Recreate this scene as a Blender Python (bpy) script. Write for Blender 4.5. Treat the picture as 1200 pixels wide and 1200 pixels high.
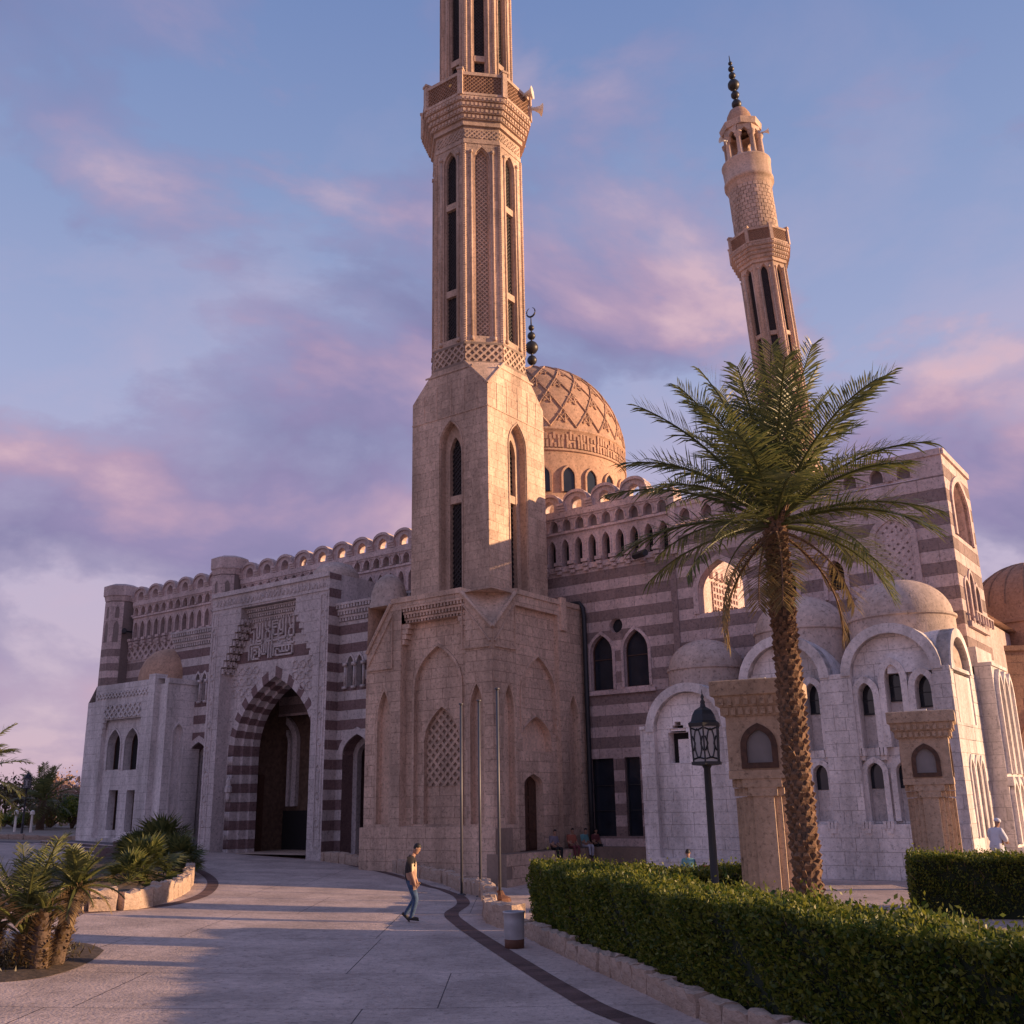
import bpy, bmesh, math, random
import numpy as np
from mathutils import Vector, Matrix
from mathutils import noise as mnoise
for o in list(bpy.data.objects): bpy.data.objects.remove(o)
scene = bpy.context.scene
COL = scene.collection
rad = math.radians

# ------------------------------------------------------------------ camera
FPX = 1180.0                      # focal length in pixels of the 1200 px photograph
CAMZ = 2.65
PITCH, ROLL = rad(16.1), rad(1.07)
cf = Vector((0, math.cos(PITCH), math.sin(PITCH)))
cr0 = Vector((1, 0, 0)); cu0 = cr0.cross(cf)
cr = cr0*math.cos(ROLL) - cu0*math.sin(ROLL); cu = cr.cross(cf)
CAM = Vector((0, 0, CAMZ))
camd = bpy.data.cameras.new('camera'); cam = bpy.data.objects.new('camera', camd); COL.objects.link(cam)
camd.sensor_width = 36; camd.sensor_fit = 'HORIZONTAL'; camd.lens = 36*FPX/1200
camd.clip_start = .1; camd.clip_end = 5000
cam.matrix_world = Matrix(((cr.x, cu.x, -cf.x, 0), (cr.y, cu.y, -cf.y, 0), (cr.z, cu.z, -cf.z, CAMZ), (0, 0, 0, 1)))
scene.camera = cam

# ------------------------------------------------------------------ sun, sky, exposure
SUN_EL, SUN_AZ = rad(10.5), rad(-6.0)      # azimuth measured from +X (right), negative = towards the camera side
sdir = Vector((math.cos(SUN_EL)*math.cos(SUN_AZ), math.cos(SUN_EL)*math.sin(SUN_AZ), math.sin(SUN_EL)))
sd = bpy.data.lights.new('sun', 'SUN'); so = bpy.data.objects.new('sun', sd); COL.objects.link(so)
sd.energy = 4.9; sd.color = (1, .645, .37); sd.angle = rad(.6)
so.rotation_euler = sdir.to_track_quat('Z', 'Y').to_euler(); so.location = (60, -5, 40)

world = bpy.data.worlds.new('World'); scene.world = world; world.use_nodes = True
nt = world.node_tree; nt.nodes.clear()
def N(nt, t, **k):
    n = nt.nodes.new(t)
    for a, b in k.items():
        if a.startswith('i_'): n.inputs[a[2:].replace('_', ' ')].default_value = b
        else: setattr(n, a, b)
    return n
def ramp(nt, stops, interp='LINEAR'):
    n = nt.nodes.new('ShaderNodeValToRGB'); cr_ = n.color_ramp; cr_.interpolation = interp
    while len(cr_.elements) < len(stops): cr_.elements.new(.5)
    for e, (p, c) in zip(cr_.elements, stops):
        e.position = p; e.color = (*c, 1) if len(c) == 3 else c
    return n
def math_(nt, op, a, b=None, clamp=False):
    n = nt.nodes.new('ShaderNodeMath'); n.operation = op; n.use_clamp = clamp
    for i, x in enumerate((a, b)):
        if x is None: continue
        if isinstance(x, (int, float)): n.inputs[i].default_value = x
        else: nt.links.new(x, n.inputs[i])
    return n.outputs[0]
def mixc(nt, fac, a, b, blend='MIX'):
    n = nt.nodes.new('ShaderNodeMix'); n.data_type = 'RGBA'; n.blend_type = blend
    for s, x in (('Factor', fac), ('A', a), ('B', b)):
        sk = [q for q in n.inputs if q.name == s and (q.type == ('VALUE' if s == 'Factor' else 'RGBA'))][0]
        if isinstance(x, (int, float)): sk.default_value = x
        elif isinstance(x, tuple): sk.default_value = (*x, 1)
        else: nt.links.new(x, sk)
    return [q for q in n.outputs if q.type == 'RGBA'][0]
CLX, CLY, CLZ = 7.3, .2, 2.6
sky = N(nt, 'ShaderNodeTexSky', sky_type='NISHITA', sun_disc=False, sun_elevation=SUN_EL)
sky.sun_rotation = math.pi/2 - SUN_AZ; sky.air_density = 1.2; sky.dust_density = 1.5; sky.ozone_density = 2.0
tc = N(nt, 'ShaderNodeTexCoord'); sep = N(nt, 'ShaderNodeSeparateXYZ'); nt.links.new(tc.outputs['Generated'], sep.inputs[0])
zc = math_(nt, 'MAXIMUM', sep.outputs['Z'], 0.0)
den = math_(nt, 'ADD', zc, .22)
cx = math_(nt, 'DIVIDE', sep.outputs['X'], den); cy = math_(nt, 'DIVIDE', sep.outputs['Y'], den)
cmb = N(nt, 'ShaderNodeCombineXYZ'); nt.links.new(cx, cmb.inputs[0]); nt.links.new(cy, cmb.inputs[1])
def noise_(scale, detail, rough, off, dist=0.0, st=(1, 1, 1)):
    mp = N(nt, 'ShaderNodeMapping'); mp.inputs['Location'].default_value = off; mp.inputs['Scale'].default_value = st
    nt.links.new(cmb.outputs[0], mp.inputs['Vector'])
    n = N(nt, 'ShaderNodeTexNoise'); n.inputs['Scale'].default_value = scale; n.inputs['Detail'].default_value = detail
    n.inputs['Roughness'].default_value = rough; n.inputs['Distortion'].default_value = dist
    nt.links.new(mp.outputs[0], n.inputs['Vector']); return n.outputs['Fac']
def dnoise(scale, detail, rough, off, dist=0.0, st=(1, 1, 1.8)):
    mp = N(nt, 'ShaderNodeMapping'); mp.inputs['Location'].default_value = off; mp.inputs['Scale'].default_value = st
    nt.links.new(tc.outputs['Generated'], mp.inputs['Vector'])
    n = N(nt, 'ShaderNodeTexNoise'); n.inputs['Scale'].default_value = scale; n.inputs['Detail'].default_value = detail
    n.inputs['Roughness'].default_value = rough; n.inputs['Distortion'].default_value = dist
    nt.links.new(mp.outputs[0], n.inputs['Vector']); return n.outputs['Fac']
grad = ramp(nt, [(0, (.56, .38, .475)), (.12, (.48, .355, .475)), (.27, (.42, .355, .505)), (.38, (.31, .335, .525)), (.54, (.215, .275, .475)), (.68, (.15, .215, .425)), (1, (.10, .16, .36))])
nt.links.new(zc, grad.inputs[0])
nsk = mixc(nt, 1.0, sky.outputs[0], (.085, .085, .085), 'MULTIPLY')
base = mixc(nt, .30, grad.outputs[0], nsk, 'ADD')
# cumulus banks (lit from the sun side), thinning out towards the zenith, over thin high haze
fade = ramp(nt, [(.0, (.7,)*3), (.15, (1,)*3), (.45, (.95,)*3), (.58, (.6,)*3), (.70, (.25,)*3), (1, (.2,)*3)]); nt.links.new(zc, fade.inputs[0])
OFF = (CLX, CLY, CLZ)
nA = dnoise(2.7, 9, .56, OFF, .25); nB = dnoise(2.7, 5, .5, (OFF[0]+.075, OFF[1]-.02, OFF[2]+.10), .25)
c1 = ramp(nt, [(.455, (0, 0, 0)), (.50, (.5,)*3), (.58, (1, 1, 1))]); nt.links.new(nA, c1.inputs[0])
lit = math_(nt, 'MULTIPLY_ADD', math_(nt, 'SUBTRACT', nA, nB), 3.6, True); nt.nodes[-1].inputs[2].default_value = .31
shade = ramp(nt, [(.0, (.19, .18, .345)), (.38, (.27, .225, .40)), (.70, (.44, .30, .43)), (1, (.66, .44, .50))]); nt.links.new(lit, shade.inputs[0])
f1 = math_(nt, 'MULTIPLY', math_(nt, 'MULTIPLY', c1.outputs[0], fade.outputs[0]), .92)
c2 = ramp(nt, [(.48, (0, 0, 0)), (.70, (1, 1, 1))]); nt.links.new(noise_(2.3, 8, .6, (9.4, 4.2, 0), .2), c2.inputs[0])
f2 = math_(nt, 'MULTIPLY', math_(nt, 'MULTIPLY', c2.outputs[0], fade.outputs[0]), .28)
col = mixc(nt, f2, base, (.60, .43, .54))
col = mixc(nt, f1, col, shade.outputs[0])
bg = N(nt, 'ShaderNodeBackground'); nt.links.new(col, bg.inputs['Color']); bg.inputs['Strength'].default_value = 0.70
wo = N(nt, 'ShaderNodeOutputWorld'); nt.links.new(bg.outputs[0], wo.inputs[0])
vs = scene.view_settings; vs.view_transform = 'Standard'; vs.look = 'None'; vs.gamma = 1; vs.exposure = 0.63; vs.use_curve_mapping = False
scene.render.engine = 'CYCLES'
scene.cycles.max_bounces = 6

# ------------------------------------------------------------------ measuring helpers (pixel of the photograph -> place)
def ray(x, y): return cf + cr*((x-600)/FPX) - cu*((y-600)/FPX)
def proj(p):
    d = Vector(p) - CAM; z = max(d.dot(cf), .05)
    return 600 + FPX*d.dot(cr)/z, 600 - FPX*d.dot(cu)/z
def sm(t): t = min(1, max(0, t)); return t*t*(3-2*t)
def gz(x, y):
    """ground height: flat in front, rising gently to the left, a shallow dip by the tower"""
    z = 1.25*sm((-x-1.5)/44)*1.0 + .012*max(0, -x-1.5 if x > -30 else 28.5)
    z -= .45*math.exp(-((x-.5)**2+(y-38.0)**2)/18.0)
    return z
def ground(px, py):
    d = ray(px, py); z = 0
    for _ in range(25):
        t = (z-CAMZ)/d.z; p = CAM + d*t; z = .5*z+.5*gz(p.x, p.y)
    return p.x, p.y, gz(p.x, p.y)
def at_depth(px, py, Y):
    d = ray(px, py); return CAM + d*(Y/d.y)
ANG = rad(54.3)
E1 = Vector((math.sin(ANG), -math.cos(ANG), 0)); N1 = Vector((-math.cos(ANG), -math.sin(ANG), 0))
E2 = Vector((math.cos(ANG), math.sin(ANG), 0)); N2 = Vector((math.sin(ANG), -math.cos(ANG), 0))
C0 = Vector((-.8828, 40, 0))
class Frame:
    def __init__(s, o, e, n): s.o = Vector(o); s.e = e; s.n = n; s.rot = math.atan2(e.y, e.x)
    def P(s, a, z, d=0): v = s.o + s.e*a + s.n*d; return (v.x, v.y, z)
    def S(s, px, py, d=0):
        r_ = ray(px, py); o = s.o + s.n*d; t = (o-CAM).dot(s.n)/r_.dot(s.n); p = CAM + r_*t
        return (p-s.o).dot(s.e), p.z
FL = Frame(C0, E1, N1); FR = Frame(C0, E2, N2)
def G(a, b, z=0): v = C0 + E1*a + N1*b; return (v.x, v.y, z)
def frame_right(a, b): return Frame(C0 + E1*a + N1*b, E2, N2)

# ------------------------------------------------------------------ materials
MATS = {}
def stone(name, c, var=.16, mott=.48, bump=.5, rough=.85, scale=1.6, stain=.34, streak=True):
    m = bpy.data.materials.new(name); m.use_nodes = True; t = m.node_tree; b = t.nodes['Principled BSDF']; L = t.links.new
    tc = N(t, 'ShaderNodeTexCoord'); ge = N(t, 'ShaderNodeNewGeometry')
    n1 = N(t, 'ShaderNodeTexNoise'); n1.inputs['Scale'].default_value = scale*4; n1.inputs['Detail'].default_value = 6; n1.inputs['Roughness'].default_value = .65
    n2 = N(t, 'ShaderNodeTexNoise'); n2.inputs['Scale'].default_value = scale*.35; n2.inputs['Detail'].default_value = 8; n2.inputs['Roughness'].default_value = .65
    mp = N(t, 'ShaderNodeMapping'); mp.inputs['Scale'].default_value = (1, 1, .22) if streak else (1, 1, 1)
    L(tc.outputs['Object'], n1.inputs[0]); L(tc.outputs['Object'], mp.inputs[0]); L(mp.outputs[0], n2.inputs[0])
    v = math_(t, 'MULTIPLY_ADD', n1.outputs['Fac'], mott*2); t.nodes[-1].inputs[2].default_value = 1-mott
    r = math_(t, 'MULTIPLY_ADD', ge.outputs['Random Per Island'], var*2); t.nodes[-1].inputs[2].default_value = 1-var
    sr = ramp(t, [(.38, (1-stain,)*3), (.62, (1, 1, 1))]); L(n2.outputs['Fac'], sr.inputs[0])
    vv = math_(t, 'MULTIPLY', v, r)
    cc = N(t, 'ShaderNodeCombineColor'); [L(vv, cc.inputs[i]) for i in range(3)]
    n4 = N(t, 'ShaderNodeTexNoise'); n4.inputs['Scale'].default_value = scale*6.5; n4.inputs['Detail'].default_value = 4; n4.inputs['Roughness'].default_value = .7; L(tc.outputs['Object'], n4.inputs[0])
    pr = ramp(t, [(.30, (1-1.5*mott*.8,)*3), (.46, (1, 1, 1))]); L(n4.outputs['Fac'], pr.inputs[0])
    c2 = mixc(t, 1, (c[0], c[1], c[2]), cc.outputs[0], 'MULTIPLY'); c2 = mixc(t, 1, c2, pr.outputs[0], 'MULTIPLY'); c3 = mixc(t, 1, c2, sr.outputs[0], 'MULTIPLY')
    L(c3, b.inputs['Base Color']); b.inputs['Roughness'].default_value = rough; b.inputs['Specular IOR Level'].default_value = .25
    n3 = N(t, 'ShaderNodeTexNoise'); n3.inputs['Scale'].default_value = scale*14; n3.inputs['Detail'].default_value = 5; L(tc.outputs['Object'], n3.inputs[0])
    bp = N(t, 'ShaderNodeBump'); bp.inputs['Strength'].default_value = bump; bp.inputs['Distance'].default_value = .03
    L(n3.outputs['Fac'], bp.inputs['Height']); L(bp.outputs[0], b.inputs['Normal'])
    MATS[name] = m; return m
def plain(name, c, rough=.6, metal=0, var=.1, scale=4, bump=0, spec=.5, sub=None):
    m = bpy.data.materials.new(name); m.use_nodes = True; t = m.node_tree; b = t.nodes['Principled BSDF']; L = t.links.new
    tc = N(t, 'ShaderNodeTexCoord'); n1 = N(t, 'ShaderNodeTexNoise'); n1.inputs['Scale'].default_value = scale; n1.inputs['Detail'].default_value = 4
    L(tc.outputs['Object'], n1.inputs[0])
    rp = ramp(t, [(.3, tuple(x*(1-var) for x in c)), (.7, tuple(min(1, x*(1+var)) for x in c))]); L(n1.outputs['Fac'], rp.inputs[0]); L(rp.outputs[0], b.inputs['Base Color'])
    b.inputs['Roughness'].default_value = rough; b.inputs['Metallic'].default_value = metal; b.inputs['Specular IOR Level'].default_value = spec
    if bump:
        bp = N(t, 'ShaderNodeBump'); bp.inputs['Strength'].default_value = bump; bp.inputs['Distance'].default_value = .02; L(n1.outputs['Fac'], bp.inputs['Height']); L(bp.outputs[0], b.inputs['Normal'])
    MATS[name] = m; return m
def leafmat(name, c, c2, trans=.35, rough=.45):
    m = bpy.data.materials.new(name); m.use_nodes = True; t = m.node_tree; b = t.nodes['Principled BSDF']; L = t.links.new
    ge = N(t, 'ShaderNodeNewGeometry'); rp = ramp(t, [(0, c), (1, c2)]); L(ge.outputs['Random Per Island'], rp.inputs[0])
    L(rp.outputs[0], b.inputs['Base Color']); b.inputs['Roughness'].default_value = rough; b.inputs['Specular IOR Level'].default_value = .4
    tr = N(t, 'ShaderNodeBsdfTranslucent'); L(rp.outputs[0], tr.inputs[0]); mx = N(t, 'ShaderNodeMixShader'); mx.inputs[0].default_value = trans
    L(b.outputs[0], mx.inputs[1]); L(tr.outputs[0], mx.inputs[2]); L(mx.outputs[0], t.nodes['Material Output'].inputs[0])
    MATS[name] = m; return m
stone('tan', (.69, .49, .375), var=.13, stain=.42); stone('tan_joint', (.33, .24, .19), mott=.2)
stone('light', (.70, .54, .51), var=.1); stone('dark', (.30, .22, .205), stain=.15); stone('joint', (.33, .26, .24), mott=.2)
stone('white', (.84, .765, .745), var=.11, mott=.36, stain=.45); stone('white_joint', (.47, .43, .42), mott=.2)
stone('portal', (.66, .575, .56), var=.09); stone('maroon', (.22, .145, .142), var=.15, stain=.12)
stone('pillar', (.56, .41, .30), var=.06, stain=.3); stone('dome', (.55, .345, .24), var=.05, stain=.36, scale=1.2); stone('dome_pale', (.64, .50, .43), var=.04, stain=.36, scale=1.2)
stone('kerb', (.58, .43, .34), var=.22, mott=.45, bump=.8, streak=False); stone('brown', (.42, .25, .17), var=.08)
plain('lattice_dark', (.035, .028, .03), .7, var=.3); plain('dim_interior', (.13, .08, .055), .7, var=.35, scale=5)
plain('wood', (.075, .035, .022), .6, var=.4, scale=9, bump=.2)
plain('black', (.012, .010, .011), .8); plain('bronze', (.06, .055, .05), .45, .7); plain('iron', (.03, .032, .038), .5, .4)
plain('steel', (.10, .10, .115), .5, .3); plain('horn', (.75, .70, .62), .5); plain('soil', (.075, .05, .035), .95, var=.5, scale=9, bump=1)
plain('bark', (.10, .065, .045), .9, var=.5, scale=22, bump=.8); plain('bark_pale', (.19, .11, .065), .9, var=.5, scale=18, bump=.8)  # second bark is a paler brown for leaf bases, twigs and stems
plain('bin_metal', (.42, .41, .43), .5, .2, var=.2); plain('bin_rust', (.12, .05, .03), .8, var=.4)
plain('gold', (.7, .42, .13), .35, .8)
def glassy(name, c, rough):
    m = plain(name, c, rough, 0, var=.25, scale=1.5, spec=.5); return m
glassy('glass', (.02, .025, .035), .06); glassy('lamp_glass', (.34, .33, .33), .3); glassy('frost', (.20, .19, .20), .35)
leafmat('hedge_leaf', (.03, .075, .012), (.25, .25, .035), .45); leafmat('palm_leaf', (.07, .095, .035), (.23, .225, .07), .4, .38)
leafmat('palm_old', (.14, .10, .04), (.24, .165, .065), .2); leafmat('fan_leaf', (.05, .075, .025), (.19, .19, .06), .35); leafmat('dry_leaf', (.22, .14, .07), (.36, .25, .13), .2)
leafmat('tree_leaf', (.05, .045, .02), (.14, .10, .045), .25); leafmat('pink_leaf', (.30, .18, .13), (.42, .27, .20), .2)
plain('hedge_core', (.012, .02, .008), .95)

# ------------------------------------------------------------------ mesh helpers
class MB:
    def __init__(s): s.v = []; s.f = []; s.m = []
    def add(s, vs, fs, m=0):
        k = len(s.v); s.v += [tuple(v) for v in vs]; s.f += [tuple(i+k for i in f) for f in fs]; s.m += [m]*len(fs)
    def quad(s, a, b, c, d, m=0): s.add((a, b, c, d), ((0, 1, 2, 3),), m)
    def loft(s, rings, closed=True, cap0=False, cap1=False, m=0):
        n = len(rings[0]); vs = [p for r in rings for p in r]; fs = []
        for i in range(len(rings)-1):
            for j in range(n if closed else n-1):
                k = (j+1) % n; fs.append((i*n+j, i*n+k, (i+1)*n+k, (i+1)*n+j))
        if cap0: fs.append(tuple(range(n-1, -1, -1)))
        if cap1: fs.append(tuple((len(rings)-1)*n+j for j in range(n)))
        s.add(vs, fs, m)
    def box(s, x0, x1, y0, y1, z0, z1, m=0):
        s.add([(x0, y0, z0), (x1, y0, z0), (x1, y1, z0), (x0, y1, z0), (x0, y0, z1), (x1, y0, z1), (x1, y1, z1), (x0, y1, z1)],
              [(0, 3, 2, 1), (4, 5, 6, 7), (0, 1, 5, 4), (1, 2, 6, 5), (2, 3, 7, 6), (3, 0, 4, 7)], m)
    def fbox(s, fr, a0, a1, z0, z1, d0, d1, m=0):
        P = fr.P
        s.add([P(a0, z0, d1), P(a1, z0, d1), P(a1, z0, d0), P(a0, z0, d0), P(a0, z1, d1), P(a1, z1, d1), P(a1, z1, d0), P(a0, z1, d0)],
              [(0, 3, 2, 1), (4, 5, 6, 7), (0, 1, 5, 4), (1, 2, 6, 5), (2, 3, 7, 6), (3, 0, 4, 7)], m)
    def prism(s, fr, poly, d0, d1, back=False, m=0):
        n = len(poly); vs = [fr.P(a, z, d1) for a, z in poly] + [fr.P(a, z, d0) for a, z in poly]
        fs = [tuple(range(n))] + [(i+n, (i+1) % n + n, (i+1) % n, i) for i in range(n)]
        if back: fs.append(tuple(range(2*n-1, n-1, -1)))
        s.add(vs, fs, m)
    def sheet(s, fr, poly, d, m=0): s.add([fr.P(a, z, d) for a, z in poly], [tuple(range(len(poly)))], m)
    def reveal(s, fr, out, d0, d1, skip_bottom=False, m=0):
        n = len(out)
        for i in range(1 if skip_bottom else 0, n):
            a, b = out[i], out[(i+1) % n]; s.quad(fr.P(*a, d0), fr.P(*b, d0), fr.P(*b, d1), fr.P(*a, d1), m)
    def ring(s, fr, o, i_, d0, d1, m=0, open_bottom=True):
        n = len(o); rng = range(1, n) if open_bottom else range(n)
        for k in rng:
            j = (k+1) % n; a, b, c, d = o[k], o[j], i_[j], i_[k]
            s.quad(fr.P(*d, d1), fr.P(*c, d1), fr.P(*b, d1), fr.P(*a, d1), m)
            s.quad(fr.P(*a, d0), fr.P(*b, d0), fr.P(*b, d1), fr.P(*a, d1), m)
            s.quad(fr.P(*c, d0), fr.P(*d, d0), fr.P(*d, d1), fr.P(*c, d1), m)
    def lathe(s, c, prof, n=24, a0=0, a1=2*math.pi, m=0, sq=None):
        full = abs(a1-a0-2*math.pi) < 1e-6; k = n if full else n+1
        rings = [[(c[0]+r*math.cos(a0+(a1-a0)*j/n), c[1]+r*math.sin(a0+(a1-a0)*j/n), c[2]+z) for j in range(k)] for r, z in prof]
        s.loft(rings, closed=full, m=m)
    def tube(s, pts, rs, n=8, m=0, cap=True):
        pts = [Vector(p) for p in pts]; rings = []
        if isinstance(rs, (int, float)): rs = [rs]*len(pts)
        ref = Vector((0, 0, 1)) if abs((pts[-1]-pts[0]).normalized().z) < .9 else Vector((1, 0, 0))
        for i, p in enumerate(pts):
            t = (pts[min(i+1, len(pts)-1)]-pts[max(i-1, 0)]).normalized(); u = t.cross(ref).normalized(); w = u.cross(t)
            rings.append([tuple(p+(u*math.cos(2*math.pi*j/n)+w*math.sin(2*math.pi*j/n))*rs[i]) for j in range(n)])
        s.loft(rings, cap0=cap, cap1=cap, m=m)
    def mesh(s, name, mats, smooth=False):
        me = bpy.data.meshes.new(name); me.from_pydata(s.v, [], s.f)
        for mt in ([mats] if isinstance(mats, str) else mats): me.materials.append(MATS[mt])
        if any(s.m): me.polygons.foreach_set('material_index', s.m)
        if smooth: me.polygons.foreach_set('use_smooth', [True]*len(me.polygons))
        me.update(); return me
    def build(s, name, mats, parent=None, smooth=False, **kw):
        return link(name, s.mesh(name, mats, smooth), parent, **kw)
def link(name, me, parent=None, world=True, **kw):
    o = bpy.data.objects.new(name, me); COL.objects.link(o)
    if parent is not None:
        o.parent = parent
        if world:
            off = Vector((0, 0, 0)); p = parent
            while p is not None: off += p.location; p = p.parent
            o.location = -off
    for k, v in kw.items(): o[k] = v
    return o
def smooth_angle(o, ang=40):
    me = o.data; me.polygons.foreach_set('use_smooth', [True]*len(me.polygons))
    bm = bmesh.new(); bm.from_mesh(me); bmesh.ops.remove_doubles(bm, verts=bm.verts, dist=1e-5)
    bmesh.ops.recalc_face_normals(bm, faces=bm.faces)
    for e in bm.edges:
        if len(e.link_faces) == 2 and e.calc_face_angle(0) > rad(ang): e.smooth = False
    bm.to_mesh(me); bm.free(); return o
def empty(name, loc, label, cat, group=None):
    o = bpy.data.objects.new(name, None); COL.objects.link(o); o.location = loc; o.empty_display_size = .3
    o['label'] = label; o['category'] = cat
    if group: o['group'] = group
    return o
def tag(o, label, cat, group=None):
    o['label'] = label; o['category'] = cat
    if group: o['group'] = group
    return o
def copy_tree(o, parent=None):
    c = o.copy(); COL.objects.link(c)
    if parent is not None: c.parent = parent
    for ch in list(o.children): copy_tree(ch, c)
    return c

# ------------------------------------------------------------------ 2D outlines
def arch(s0, s1, z0, zs, za, n=6, k=.62):
    """pointed arch, counter-clockwise from bottom left"""
    m = (s0+s1)/2; h = za-zs; out = [(s0, z0), (s1, z0)]
    for i in range(n+1):
        t = i/n; x = (1-t)**2*s1+2*t*(1-t)*s1+t*t*m; z = (1-t)**2*zs+2*t*(1-t)*(zs+k*h)+t*t*za
        out.append((x, z))
    for i in range(n-1, -1, -1):
        x, z = out[2+i]; out.append((2*m-x, z))
    return out
def round_arch(s0, s1, z0, zs, za=None, n=14):
    m, r = (s0+s1)/2, (s1-s0)/2; h = r if za is None else za-zs
    return [(s0, z0), (s1, z0)] + [(m+r*math.cos(math.pi*i/n), zs+h*math.sin(math.pi*i/n)) for i in range(n+1)]
def grow(o, w, wb=0):
    """outline offset outwards by w (bottom kept, lowered by wb)"""
    n = len(o); res = []
    for i in range(n):
        p, q, r_ = Vector(o[i-1]), Vector(o[i]), Vector(o[(i+1) % n])
        a = (q-p).normalized(); b = (r_-q).normalized(); na, nb = Vector((a.y, -a.x)), Vector((b.y, -b.x))
        nn = (na+nb); L = nn.length; nn = nn/L if L > 1e-6 else na
        k = w/max(.5, nn.dot(na))
        v = q+nn*k
        if i == 0: v = Vector((q.x-w, q.y-wb))
        if i == 1: v = Vector((q.x+w, q.y-wb))
        res.append((v.x, v.y))
    return res
def rect(a0, a1, z0, z1): return [(a0, z0), (a1, z0), (a1, z1), (a0, z1)]
def pxarch(fr, d, xl, xr, yb, ys, ya, n=6, k=.62):
    ym = (yb+ys)/2; s0 = fr.S(xl, ym, d)[0]; s1 = fr.S(xr, ym, d)[0]; xm = (xl+xr)/2
    return arch(s0, s1, fr.S(xm, yb, d)[1], fr.S(xm, ys, d)[1], fr.S(xm, ya, d)[1], n, k)
def pxrect(fr, d, xl, xr, yb, yt):
    ym = (yb+yt)/2; xm = (xl+xr)/2
    return rect(fr.S(xl, ym, d)[0], fr.S(xr, ym, d)[0], fr.S(xm, yb, d)[1], fr.S(xm, yt, d)[1])
def halfclip(poly, p, q, keep_left=True):
    """clip convex poly by the line p->q"""
    ex, ez = q[0]-p[0], q[1]-p[1]; out = []; sg = 1 if keep_left else -1
    f = [sg*(ex*(v[1]-p[1])-ez*(v[0]-p[0])) for v in poly]
    for i in range(len(poly)):
        j = (i+1) % len(poly)
        if f[i] >= 0: out.append(poly[i])
        if (f[i] > 1e-9 and f[j] < -1e-9) or (f[i] < -1e-9 and f[j] > 1e-9):
            t = f[i]/(f[i]-f[j]); out.append((poly[i][0]+t*(poly[j][0]-poly[i][0]), poly[i][1]+t*(poly[j][1]-poly[i][1])))
    return out if len(out) > 2 else []
def area(p): return .5*sum(p[i][0]*p[(i+1) % len(p)][1]-p[(i+1) % len(p)][0]*p[i][1] for i in range(len(p)))
def bb(p): xs = [v[0] for v in p]; zs = [v[1] for v in p]; return min(xs), max(xs), min(zs), max(zs)
def subtract(poly, clip):
    a, b = bb(poly), bb(clip)
    if a[0] >= b[1] or a[1] <= b[0] or a[2] >= b[3] or a[3] <= b[2]: return [poly]
    res, cur = [], poly
    for i in range(len(clip)):
        p, q = clip[i], clip[(i+1) % len(clip)]
        o = halfclip(cur, p, q, False)
        if o and area(o) > 1e-5: res.append(o)
        cur = halfclip(cur, p, q, True)
        if not cur or area(cur) < 1e-6: break
    return res
def subtract_all(polys, clips):
    for c in clips: polys = [r for p in polys for r in subtract(p, c)]
    return polys
def intersect(poly, clip):
    for i in range(len(clip)):
        poly = halfclip(poly, clip[i], clip[(i+1) % len(clip)], True)
        if not poly: return []
    return poly

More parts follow.
